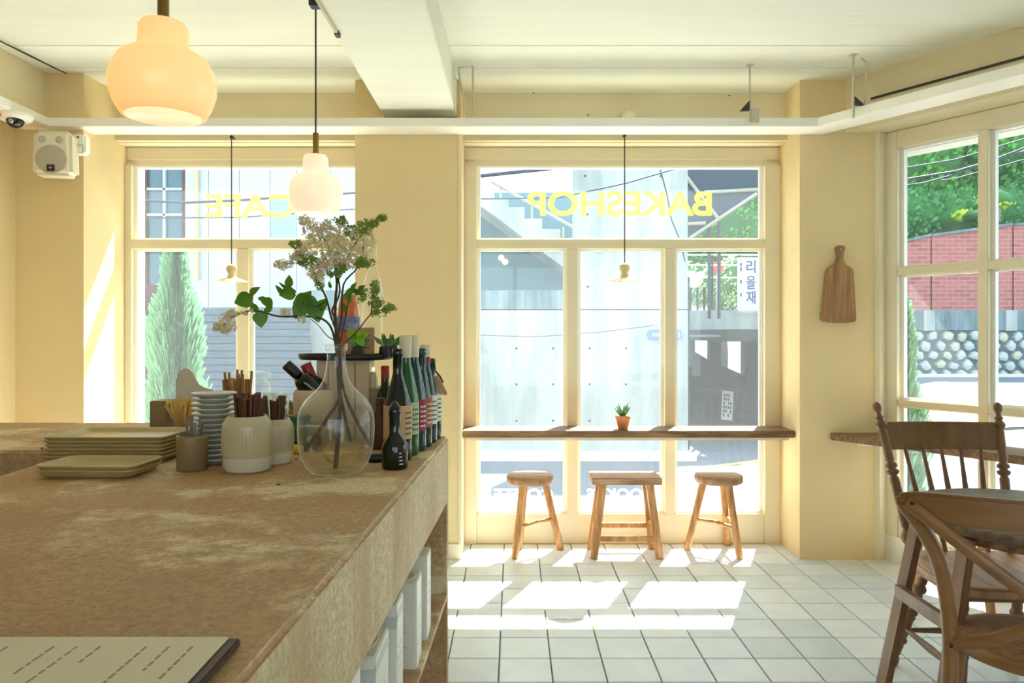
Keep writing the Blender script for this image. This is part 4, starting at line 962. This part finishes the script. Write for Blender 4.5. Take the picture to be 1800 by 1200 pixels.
# cross-back bentwood chair (its back to the camera)
th = thing('crossback_chair', 'bentwood cross-back chair with woven seat nearest the camera', 'chair', (1.43,2.05,0), rz=R(-25))
def L_(px, py, Y): return P(px,py,Y)-Vector((1.335,2.10,0))
hoopL = [Vector((-.245,-.235,0.002)),Vector((-.232,-.205,.25)),Vector((-.222,-.19,.44)),Vector((-.228,-.195,.58)),Vector((-.25,-.21,.70)),Vector((-.285,-.225,.78)),Vector((-.318,-.235,.83)),Vector((-.335,-.24,.855)),Vector((-.325,-.242,.872)),Vector((-.28,-.25,.88)),Vector((-.15,-.275,.885)),Vector((0,-.285,.887))]
def sm_(ps, k=4):
    out = []; n = len(ps)
    for i in range(n-1):
        p0=ps[max(i-1,0)];p1=ps[i];p2=ps[i+1];p3=ps[min(i+2,n-1)]
        for j in range(k):
            s=j/k; out.append(.5*((2*p1)+(p2-p0)*s+(2*p0-5*p1+4*p2-p3)*s*s+(-p0+3*p1-3*p2+p3)*s**3))
    return out+[ps[-1]]
for sx in (-1,1): MB().tube(sm_([Vector((-sx*v.x,v.y,v.z)) for v in hoopL[:8]]), .0195, 12, up=(0,1,0)).build('back_post', 'wood_bent', th)
# broad curved top rail
mb = MB(); K = 28; vs_ = []; fs = []
for i in range(K+1):
    s = -1+2*i/K; x = .350*s; y = -.285+.05*s*s; e_ = 1-.55*(max(0,abs(s)-.80)/.20)**2
    zt1 = .893-.006*s*s-.02*(1-e_); zb1 = zt1-.078*e_
    for z_ in (zb1, zt1):
        for dy in (-.014,.014): vs_.append((x,y+dy,z_))
for i in range(K):
    o_ = i*4; fs += [(o_,o_+4,o_+6,o_+2),(o_+1,o_+3,o_+7,o_+5),(o_,o_+1,o_+5,o_+4),(o_+2,o_+6,o_+7,o_+3)]
fs += [(0,2,3,1),(K*4,K*4+1,K*4+3,K*4+2)]
mb.add(vs_, fs).build('top_rail', 'wood_bent', th, .008)
for sx in (-1,1):
    ps = sm_([Vector((sx*.328,-.268,.862)), Vector((sx*.15,-.300+.004*sx,.73)), Vector((0,-.285+.006*sx,.62)), Vector((-sx*.13,-.255+.004*sx,.535)), Vector((-sx*.225,-.20,.485))])
    MB().tube(ps, .0065, 10, sx=2.6, up=(0,1,0)).build('cross_brace', 'wood_bent', th)
    MB().ball((sx*.315,-.278,.862), .006, 8).build('screw', 'black', th); MB().ball((sx*.224,-.222,.49), .006, 8).build('screw', 'black', th)
MB().lathe([(.175,.428),(.205,.43),(.212,.44),(.212,.456),(.2,.462),(.18,.46)], 48, Matrix.Diagonal((1,.98,1,1)), cap=False).build('seat_ring', 'wood_bent', th)
MB().lathe([(.0001,.474),(.10,.472),(.17,.466),(.196,.455),(.19,.435),(.0001,.434)], 48, Matrix.Diagonal((1,.98,1,1)), cap=False).build('woven_seat', 'rattan', th)
for sx in (-1,1): MB().tube(sm_([Vector((sx*.16,.14,.43)),Vector((sx*.175,.165,.25)),Vector((sx*.2,.20,.002))]), [.018]*9, 10).build('leg', 'wood_bent', th)
MB().tube([Vector((.2*cos(k*pi/12),.19*sin(k*pi/12)-.0,.22)) for k in range(24)], .009, 8, closed=True).build('leg_ring', 'wood_bent', th)
# stool below window shelf
th = thing('shelf_stool', 'plain wooden stool half hidden under the window shelf', 'stool', (2.13,3.66,0), rz=-R(33))
MB().box((-.17,-.13,.43),(.17,.13,.468)).build('seat', 'wood_top', th, .004)
for sx in (-1,1):
    for sy in (-1,1): MB().bar((sx*.17,sy*.12,0),(sx*.12,sy*.09,.432),.038,.036,up=(0,1,0)).build('leg', 'wood_stool', th, .003)
    MB().bar((sx*.15,-.1,.15),(sx*.15,.1,.15),.02,.025).build('stretcher', 'wood_stool', th)

# ------------------------------------------------------------------ lettering on the glass
def gl(name, s, px0, px1, py0, py1, mat, wname, label, off):
    wz = (XA(px0,YW)+XA(px1,YW))/2
    o = text(name, s, .2, mat, None, (wz, YW+.011, ZA(py1,YW)), (pi/2,0,pi), off=off, ext=.0006, fit=(XA(px1,YW)-XA(px0,YW), ZA(py0,YW)-ZA(py1,YW)))
    return tag(o, label, 'lettering')
gl('window_lettering', 'BAKESHOP', 927, 1252, 335, 379, 'letter_y', w2, 'yellow-green BAKESHOP lettering seen reversed on the middle window', .0055)
gl('window_lettering', 'CAFE', 359, 517, 340, 382, 'letter_y', w1, 'yellow-green CAFE lettering seen reversed on the left window', .0055)
gl('window_lettering', 'COFFEE', 868, 972, 859, 879, 'letter_w', w2, 'white COFFEE lettering seen reversed low on the middle window', .006)
gl('window_lettering', 'COOKIES', 1031, 1150, 859, 879, 'letter_w', w2, 'white COOKIES lettering seen reversed behind the rectangular stool', .006)

# ================================================================== OUTSIDE
GZ = -.15
def smooth(v): v = max(0, min(1, v)); return v*v*(3-2*v)
def gz(x, y): return GZ-.01+.78*smooth((x-4.0)/1.8)*smooth((y-5.5)/5.5)
g = MB(); nx, ny = 60, 46; xs_ = [-14+40*i/nx for i in range(nx+1)]; ys_ = [-9+35*j/ny for j in range(ny+1)]
g.add([(x,y,gz(x,y)) for y in ys_ for x in xs_], [(j*(nx+1)+i,j*(nx+1)+i+1,(j+1)*(nx+1)+i+1,(j+1)*(nx+1)+i) for j in range(ny) for i in range(nx)
      if not (XL-.2 < xs_[i] < 1.9 and -3 < ys_[j] < 4.2)], True)
tag(g.build('road', 'asphalt', fix=False), None, None, kind='structure')
bx_o = tag(bx('kerb', 'curb', (-2.3,8.55,GZ-.05), (2.09,8.8,GZ+.06)), 'long grey kerb at the foot of the concrete wall', 'kerb')
tag(bx('pavement', 'patch', (-9,8.8,GZ-.05), (2.09,9.0,GZ+.04)), None, None, kind='structure')
def roadline(name, pts, wd, mat, label):
    m = MB(); n = 24
    for i in range(n):
        s0, s1 = i/n, (i+1)/n; a = Vector(pts[0]).lerp(Vector(pts[1]), s0); b = Vector(pts[0]).lerp(Vector(pts[1]), s1); d = (b-a).normalized(); q = Vector((-d.y,d.x))*wd/2
        m.add([(v.x,v.y,gz(v.x,v.y)+.006) for v in (a-q,b-q,b+q,a+q)], [(0,1,2,3)])
    return tag(m.build(name, mat, fix=False), label, 'road marking')
roadline('road_marking', ((3.2,9.2),(10.5,8.3)), 1.0, 'roadyellow', 'broad pale yellow road marking seen through the right window')
roadline('road_marking', ((1.2,7.6),(3.2,8.8)), .1, 'roadyellow', 'thin yellow road line seen under the bar table')
# concrete wall
cw = thing('concrete_wall', 'tall weathered concrete wall across the street', 'wall', (0,9.0,GZ))
def wx(px, Y=9.0): return XA(px,Y)
zl = ZA(510,9)-GZ; zj = ZA(545,9)-GZ
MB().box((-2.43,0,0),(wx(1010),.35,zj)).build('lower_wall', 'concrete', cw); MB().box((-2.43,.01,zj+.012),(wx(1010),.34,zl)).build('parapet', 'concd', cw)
MB().box((wx(1010),-.02,0),(2.09,.35,zj)).build('lower_wall', 'concrete', cw)
MB().box((wx(1010),-.01,zj+.012),(2.09,.35,3.6)).build('upper_wall', 'concrete', cw)
MB().box((wx(1012),0.02,zj),(2.07,.3,zj+.012)).build('joint', 'concd', cw)
th_ = MB()
for ix in range(8):
    for z_ in (612,675,739,803):
        x = wx(908+64*(ix-3)); 
        th_.lathe([(.0001,-.021),(.014,-.022)], 8, Matrix.Translation((x,0,ZA(z_,9)-GZ)) @ Matrix.Rotation(pi/2,4,'X') @ Matrix.Translation((0,0,.043)), cap=False)
for x_, z_ in ((1028,310),(1032,377),(1033,440),(1033,504),(1161,310),(1161,500)):
    th_.lathe([(.0001,0),(.014,0)], 8, Matrix.Translation((wx(x_),-.024,ZA(z_,9)-GZ)) @ Matrix.Rotation(pi/2,4,'X'), cap=False)
th_.build('tie_holes', 'under', cw, fix=False)['kind'] = 'stuff'
# recess wall, stairs
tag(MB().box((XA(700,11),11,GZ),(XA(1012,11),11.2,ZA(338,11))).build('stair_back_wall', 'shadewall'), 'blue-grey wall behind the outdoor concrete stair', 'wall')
st = thing('outdoor_stair', 'white concrete stair climbing left above the low wall', 'stair', (0,9.9,0))
pts = [(800,338),(862,338),(862,350),(893,350),(893,362),(922,362),(922,384),(953,384),(953,402),(985,402),(985,418),(1012,420),(1012,478),(990,470),(920,418),(868,378),(840,360),(800,330)]
pts = [(790,300),(845,300),(845,335),(868,335),(868,350),(893,350),(893,364),(922,364),(922,384),(953,384),(953,402),(985,402),(985,421),(1012,421),(1012,482),(994,472),(920,418),(868,378),(845,362),(790,322)]
MB().prism([(XA(x,9.9),ZA(y,9.9)) for x,y in pts], 'y', 0, 1.12).build('flight', 'concrete', st)
m = MB(); 
for (x0,y0),(x1,y1) in (((862,318),(1012,402)),): m.tube([P(x0,y0,9.9)-Vector((0,9.9,0)), P(x1,y1,9.9)-Vector((0,9.9,0))], .02, 8)
m.build('handrail', 'beam', st)
for x_, y_ in ((880,350),(935,384),(990,421)): MB().tube([P(x_,y_,9.9)-Vector((0,9.9,0)), P(x_,y_-22,9.9)-Vector((0,9.9,0))], .015, 6).build('baluster', 'beam', st)
for k, (x,y) in enumerate(((881,453),(888,460))):
    tag(MB().ball((0,0,0), .045, 10).build('wall_light', 'lampwarm', loc=P(x,y,10.95)), ('small warm lamp high under the outdoor stair','lower small warm lamp under the outdoor stair')[k], 'lamp')
# street sign
sg = thing('street_sign', 'blue arrow-shaped street sign fixed on the concrete wall', 'sign', (0,8.93,0))
y_ = 8.93; MB().prism([(XA(x,y_),ZA(yy,y_)) for x,yy in ((1137,588),(1142,580),(1198,580),(1198,596),(1142,596))], 'y', 0, .02).build('sign_plate', 'bluesign', sg)
m = MB()
for k in range(4): m.box((XA(1147+k*5,y_),-.004,ZA(591,y_)),(XA(1150+k*5,y_),0,ZA(585,y_)))
for k in range(2): m.box((XA(1187+k*5,y_),-.004,ZA(592,y_)),(XA(1190+k*5,y_),0,ZA(584,y_)))
m.build('sign_text', 'inkw', sg)
# underpass
up = thing('underpass', 'dark concrete underpass with two bright openings down the lane', 'underpass', (0,0,0))
Yu = 12.0
def ux(px): return XA(px,Yu)
def uz(py): return ZA(py,Yu)
# wall built as strips round the openings
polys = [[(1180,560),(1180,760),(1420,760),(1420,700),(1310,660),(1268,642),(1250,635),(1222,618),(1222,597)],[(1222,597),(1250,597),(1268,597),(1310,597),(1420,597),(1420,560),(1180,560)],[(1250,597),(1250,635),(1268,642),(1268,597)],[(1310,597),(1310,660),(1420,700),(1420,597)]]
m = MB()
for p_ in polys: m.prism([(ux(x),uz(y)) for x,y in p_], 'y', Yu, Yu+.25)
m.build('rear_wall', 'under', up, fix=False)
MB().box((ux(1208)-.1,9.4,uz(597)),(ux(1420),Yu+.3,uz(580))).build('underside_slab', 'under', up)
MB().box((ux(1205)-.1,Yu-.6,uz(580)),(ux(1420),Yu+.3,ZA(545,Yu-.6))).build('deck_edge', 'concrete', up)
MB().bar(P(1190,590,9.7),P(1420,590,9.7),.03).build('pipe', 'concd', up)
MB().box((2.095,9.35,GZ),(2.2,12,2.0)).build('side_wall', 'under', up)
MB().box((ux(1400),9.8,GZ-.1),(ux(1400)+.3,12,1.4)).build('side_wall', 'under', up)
sl = thing('leaning_sign', 'pale notice board with dark characters leaning in the underpass', 'sign', P(1277,738,11.6), rz=R(10))
MB().box((-.09,-.01,0),(.09,.01,.45)).build('board_panel', 'patch', sl, rot=(R(-10),R(8),0))
m = MB(); random.seed(8)
for r_ in range(6):
    for c_ in range(4):
        if random.random() < .7: m.box((-.07+c_*.037,-.013,.05+r_*.062),(-.045+c_*.037,-.0105,.095+r_*.062))
m.build('painted_characters', 'ink', sl, rot=(R(-10),R(8),0))
# guard rail on the deck and vertical sign
gr = thing('guard_rail', 'thin metal guard rail on the deck above the underpass', 'railing', (0,11.5,0))
for yy in (448,466,488): MB().tube([P(1205,yy,11.5)-Vector((0,11.5,0)), P(1420,yy,11.5)-Vector((0,11.5,0))], .012, 6).build('rail', 'inkw', gr)
for xx in (1214,1226,1238,1252,1300): MB().tube([P(xx,545,11.5)-Vector((0,11.5,0)), P(xx,505 if xx < 1245 else 448,11.5)-Vector((0,11.5,0))], .018, 6).build('post', 'under', gr)
vsn = thing('vertical_sign', 'tall white sign with blue Korean characters above underpass', 'sign', (0,11.3,0))
MB().box((XA(1298,11.3),0,ZA(546,11.3)),(XA(1352,11.3),.06,ZA(452,11.3))).build('sign_panel', 'signwhite', vsn)
for ch, yy in (('리',480),('을',508),('재',534)):
    text('sign_character', ch, .24, 'signink', vsn, (XA(1320,11.3),-.004,ZA(yy,11.3)), (pi/2,0,0), off=.003, ext=.002, fit=(.14,.2))
for yy in (462,470,492,515): MB().box((XA(1301,11.3),-.003,ZA(yy+6,11.3)),(XA(1304,11.3),0,ZA(yy,11.3))).build('small_mark', 'signink', vsn)
rs = thing('round_sign', 'round red and white traffic sign among the roadside bushes', 'sign', P(1261,470,12.4))
MB().lathe([(.085,0),(.1,.0),(.1,.01),(.085,.01)], 24, Matrix.Rotation(pi/2,4,'X')).build('red_ring', 'redm', rs); MB().lathe([(.0001,.006),(.086,.006)], 24, Matrix.Rotation(pi/2,4,'X'), cap=False).build('sign_face', 'signwhite', rs)
MB().tube([(0,.02,.1),(0,.02,-2.55)], .02, 8).build('post', 'steel', rs)
# canopy
cn = thing('steel_canopy', 'dark sloping canopy roof on pale steel beams at upper right', 'canopy', (0,10.6,0))
def cq(px,py,dy=0): return P(px,py,10.6+dy)-Vector((0,10.6,0))
MB().prism([(cq(x,y).x,cq(x,y).z) for x,y in ((1204,250),(1262,296),(1335,300),(1335,338),(1210,424),(1204,424))], 'y', 0, .3).build('roof_sheet', 'canopy', cn)
for (a,b) in (((1206,310),(1262,384)),((1238,338),(1335,333)),((1330,340),(1212,419)),((1208,394),(1240,392))):
    MB().tube([cq(*a,-.03), cq(*b,-.03)], .028, 6).build('steel_beam', 'beam', cn)
for x_ in (1247,1264): MB().tube([cq(x_,390), cq(x_,560)], .025, 8).build('column_post', 'wiremat', cn)
# overhead wires
def wire(pts, Y, label, r=.008):
    tag(MB().tube([P(x,y,Y) for x,y in pts], r, 5).build('overhead_wire', 'wiremat', fix=False), label, 'wire')
wire(((845,309),(900,303),(960,297),(1060,284)), 8.2, 'thick overhead cable above the stair', .025)
wire(((800,350),(980,348),(1100,322),(1210,290),(1300,262)), 8.0, 'thin overhead wire crossing behind the BAKESHOP letters')
wire(((1150,260),(1172,340),(1180,385),(1196,424),(1204,460)), 8.6, 'hanging wire curving down the concrete wall')
wire(((820,588),(940,592),(1050,584),(1150,572)), 8.9, 'thin wire strung low along the concrete wall', .004)
wire(((240,352),(330,356),(420,352),(520,345),(640,338)), 8.0, 'thick dark wire behind the CAFE letters', .014)
wire(((240,383),(420,382),(520,375),(640,366)), 8.1, 'thin wire just below the CAFE letters')
for k,(y0,y1) in enumerate(((300,248),(320,270),(338,262),(330,285))): wire(((1560,y0),(1680,(y0+y1)/2+6),(1820,y1-10)), 8.4, ('uppermost','second','third','lowest')[k]+' overhead wire in front of the trees at right', .008 if k != 1 else .013)
# left buildings
pb_ = thing('white_building', 'white panelled building seen through the left window', 'building', (0,10,0))
for i, (x0,x1) in enumerate(((326,366),(367,420),(421,474),(522,580),(581,650))):
    MB().box((XA(x0,10),0,ZA(540,10)),(XA(x1,10),.2,5.5)).build('facade_panel', 'panel', pb_)
MB().box((XA(475,10),0.01,ZA(424,10)),(XA(521,10),.2,ZA(345,10))).build('blue_panel', 'bluepanel', pb_); MB().box((XA(475,10),.0,ZA(345,10)+.01),(XA(521,10),.2,5.5)).build('facade_panel', 'panel', pb_); MB().box((XA(475,10),.0,ZA(540,10)),(XA(521,10),.2,ZA(424,10)-.01)).build('facade_panel', 'panel', pb_)
bx('base', 'concrete', (XA(326,10),.03,GZ), (XA(650,10),.25,ZA(540,10)), pb_)
MB().tube([(XA(346,9.95),-.05,2.0),(XA(346,9.95),-.05,5)], .03, 6).build('rusty_pipe', 'lab_tan', pb_)
ws = thing('board_fence', 'grey weathered horizontal board fence beyond the cypress', 'fence', (0,8.6,GZ))
z = 0.02; ztop = ZA(541,8.6)-GZ; k = 0
while z < ztop:
    hh = min(.082, ztop-z); MB().box((XA(352,8.6),-.012*(k%2),z),(XA(546,8.6),.02,z+hh-.008)).build('board', 'slat', ws); z += .082; k += 1
bx('backing', 'canopy', (XA(353,8.6),.02,0), (XA(545,8.6),.06,ztop-.01), ws)
hb_ = thing('brick_house', 'brown brick house with large windows at far left', 'building', (0,11,0))
m = MB().box((XA(200,11),0,GZ),(XA(258,11),.3,6)).box((XA(320,11),0,GZ),(XA(325,11),.3,6)).box((XA(258,11),0,ZA(440,11)),(XA(320,11),.3,ZA(422,11))).box((XA(258,11),0,GZ),(XA(320,11),.3,ZA(500,11)))
m.build('wall', 'brickb', hb_, fix=False)
for r0,r1 in ((290,330),(334,375),(379,420),(442,498)):
    for c0,c1 in ((258,286),(290,320)): MB().box((XA(c0,11),.05,ZA(r1,11)),(XA(c1,11),.1,ZA(r0,11))).build('window_pane', 'winglass', hb_)
for r_ in (332,377): MB().box((XA(258,11),0,ZA(r_+2,11)),(XA(320,11),.08,ZA(r_-2,11))).build('window_bar', 'panel', hb_)
MB().box((XA(286,11),0,ZA(498,11)),(XA(290,11),.08,5)).build('window_bar', 'panel', hb_)

# plants
def leafmass(centers, n, s, seed=0, up=.3):
    random.seed(seed); mb = MB()
    for i in range(n):
        (cx_,cy_,cz_,rx,ry,rz_) = random.choice(centers)
        v = Vector((random.gauss(0,1),random.gauss(0,1),random.gauss(0,1))).normalized()*random.uniform(.65,1.03)
        p = Vector((cx_+v.x*rx,cy_+v.y*ry,cz_+v.z*rz_)); k = mnoise.noise(p*1.6)
        if k < -.28: continue
        a = Vector((random.gauss(0,1),random.gauss(0,1),random.gauss(0,1)+up)).normalized(); b = a.orthogonal().normalized(); c = a.cross(b)
        ss = s*random.uniform(.6,1.3); mb.add([p-b*ss, p+c*ss*.5, p+b*ss, p-c*ss*.5], [(0,1,2,3)])
    return mb
def tree(name, label, blobs, n, s, mat, trunk, seed, grp=None, cat='tree'):
    th = thing(name, label, cat, trunk, group=grp); T = Vector(trunk)
    bl = [(b[0]-T.x,b[1]-T.y,b[2]-T.z,*b[3:]) for b in blobs]
    o = leafmass(bl, n, s, seed).build('foliage', mat, th, fix=False); o['kind'] = 'stuff'
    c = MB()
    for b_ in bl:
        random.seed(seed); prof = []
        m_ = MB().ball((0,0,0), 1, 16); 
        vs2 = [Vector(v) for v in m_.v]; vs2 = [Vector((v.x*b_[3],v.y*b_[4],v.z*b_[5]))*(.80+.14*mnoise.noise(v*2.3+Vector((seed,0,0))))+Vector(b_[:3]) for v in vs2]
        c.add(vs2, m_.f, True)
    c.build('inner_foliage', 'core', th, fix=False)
    MB().tube([(0,0,0),(.05,0,(bl[0][2])*.5),(0,0,bl[0][2])], [.16,.13,.08], 8).build('trunk', 'bark', th)
    return th
def bp(px,py,Y,r,rz=None): v = P(px,py,Y); return (v.x,v.y,v.z,r,r*.7,rz or r)
tree('street_tree', 'leafy green tree filling the left pane of the right window', [bp(1600,260,15,1.3),bp(1660,300,15.5,1.2),bp(1620,370,15,1.0),bp(1690,230,15.5,1.2)], 15000, .075, 'tree', P(1640,420,15.4)-Vector((0,0,1)), 1, 'trees beyond the brick wall')
tree('street_tree', 'leafy green tree filling the right panes of the right window', [bp(1770,230,15,1.4),bp(1830,300,15,1.3),bp(1740,330,15.6,1.0),bp(1900,220,15,1.5),bp(1960,330,15,1.3)], 17000, .075, 'tree', P(1800,420,15.4)-Vector((0,0,1)), 2, 'trees beyond the brick wall')
tree('street_tree', 'darker tree low behind the brick wall in the right window', [bp(1600,390,14,.9,.6),bp(1680,390,14,1.0,.6),bp(1760,380,14.2,1.0,.6),bp(1560,330,16,1.2)], 9000, .06, 'tree2', P(1690,430,14.2)-Vector((0,0,.6)), 3, 'trees beyond the brick wall')
tree('street_tree', 'tall tree behind the steel canopy', [bp(1230,400,15,.9),bp(1300,400,15,1.1),bp(1320,320,15,1.1),bp(1370,380,15,1.2),bp(1290,270,15.5,1)], 12000, .06, 'tree', P(1345,545,15)-Vector((0,0,1.95)), 4, 'trees above the underpass')
tree('flowering_bush', 'pale blossoming bush between guard rail and sign', [bp(1262,500,13,.35,.38),bp(1290,490,13,.35,.42),bp(1232,520,13,.28,.22),bp(1275,530,13,.4,.2)], 3500, .035, 'blossom', P(1262,545,13)-Vector((0,0,1.85)), 5, cat='bush')
tree('roadside_bush', 'bright yellow-green bush catching sun above the brick wall', [bp(1750,350,13.2,.35,.18),bp(1705,378,13.2,.3,.1)], 1200, .04, 'treey', P(1740,388,13.2), 6, cat='bush')
def cypress(name, label, x, y, h, r, n, seed, mat='cyp'):
    random.seed(seed); th = thing(name, label, 'tree', (x,y,gz(x,y)))
    mb = MB()
    for i in range(n):
        s = random.random()**.75; z = .06+s*(h-.06); rr = r*((1-s)**.62)*(.55+.5*random.random())*(1+.25*sin(z*9+random.random()*2)); a = random.uniform(0,2*pi)
        p = Vector((cos(a)*rr,sin(a)*rr,z)); d = Vector((cos(a)*.45,sin(a)*.45,1)).normalized(); L = random.uniform(.04,.10); q = d.cross(Vector((cos(a+1.3),sin(a+1.3),.2))).normalized()*.009
        mb.add([p-q,p+q,p+d*L+q*.6,p+d*L-q*.6], [(0,1,2,3)])
    o = mb.build('foliage', mat, th, fix=False); o['kind'] = 'stuff'
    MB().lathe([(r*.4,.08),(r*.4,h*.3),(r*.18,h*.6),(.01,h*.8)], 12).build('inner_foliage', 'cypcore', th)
    MB().tube([(0,0,0),(0,0,h*.5)], [.03,.02], 8).build('trunk', 'bark', th)
cypress('cypress', 'pale green cypress standing outside the left window', XA(308,5.9), 5.9, ZA(436,5.9)-GZ, .31, 13000, 1)
cypress('cypress', 'narrow climbing evergreen at the left edge of right window', XA(1578,5.2), 5.2, ZA(520,5.2)-GZ, .20, 6000, 2)
# stone, concrete and brick walls on the right
rw = thing('roadside_wall', 'retaining wall of rubble stone, concrete and red brick uphill', 'wall', (0,12,0))
X0, X1 = XA(1560,12), XA(2050,12)
MB().box((X0,.1,-.3),(X1,.6,ZA(580,12))).build('mortar_backing', 'mortar', rw)
MB().box((X0,.08,ZA(580,12)),(X1,.6,ZA(545,12))).build('concrete_band', 'concd', rw)
for px in (1637,1782): MB().box((XA(px-10,12),.04,ZA(581,12)),(XA(px+9,12),.1,ZA(545,12))).build('concrete_pier', 'concrete', rw)
for a,b,top in ((1560,1643,424),(1645.5,1788,405),(1791,2050,386)):
    m = MB(); xa, xb = XA(a,12), XA(b,12); slope = .10
    m.prism([(xa,ZA(545,12)),(xb,ZA(545,12)),(xb,ZA(top,12)+slope),(xa,ZA(top,12)-slope*.8)], 'y', .12, .5); m.build('brick_panel', 'brick', rw)
    m = MB().prism([(xa,ZA(top,12)-slope*.8),(xb,ZA(top,12)+slope),(xb,ZA(top,12)+slope+.04),(xa,ZA(top,12)-slope*.8+.04)], 'y', .09, .53); m.build('coping', 'concd', rw)
random.seed(31); stones = []
def stone_mesh(seed):
    random.seed(seed); n = 7; ring = []; r = .098
    for i in range(n): a = 2*pi*i/n+random.uniform(-.2,.2); q = r*random.uniform(.85,1.12); ring.append((q*cos(a), q*sin(a)*.95))
    vs_ = [(x,.0,z) for x,z in ring]+[(x*.86,-.045,z*.86) for x,z in ring]+[(random.uniform(-.01,.01),-.06,random.uniform(-.01,.01))]
    fs = [(i,(i+1)%n,n+(i+1)%n,n+i) for i in range(n)]+[(n+i,n+(i+1)%n,2*n) for i in range(n)]
    mb = MB(); mb.add(vs_, fs); return mb
sps = [stone_mesh(s).build('stone', 'stone' if s%3 else 'stone2', rw) for s in range(5)]; us_ = set(); cnt = 0
random.seed(12); row = 0; z = ZA(580,12)-.10
while z > .30:
    x = X0+.1+(row%2)*.115
    while x < XA(1960,12):
        k = random.randrange(5); o = sps[k]
        if k in us_: o = o.copy(); C.objects.link(o)
        us_.add(k); o.location = (x+random.uniform(-.015,.015), .1, z+random.uniform(-.015,.015)); s_ = random.uniform(.86,1.06); o.scale = (s_,1,s_*random.uniform(.85,1.05)); o.rotation_euler = (0, random.uniform(0,6.28), 0); cnt += 1
        x += .225
    z -= .115*1.0+.04; row += 1
tag(bx('roadside_kerb', 'curb', (XA(1590,11.6),11.55,.3), (XA(2050,11.6),11.75,.66)), 'grey kerb running along the foot of the stone wall', 'kerb')
# unseen pavement by the cafe, widened and kept bright to bounce light indoors
tag(MB().prism([(-6,4.8),(2.3,4.8),(2.3,6.1),(-6,6.1)], 'z', GZ-.06, GZ+.01).build('bounce_pavement', 'patch'), None, None, kind='structure')
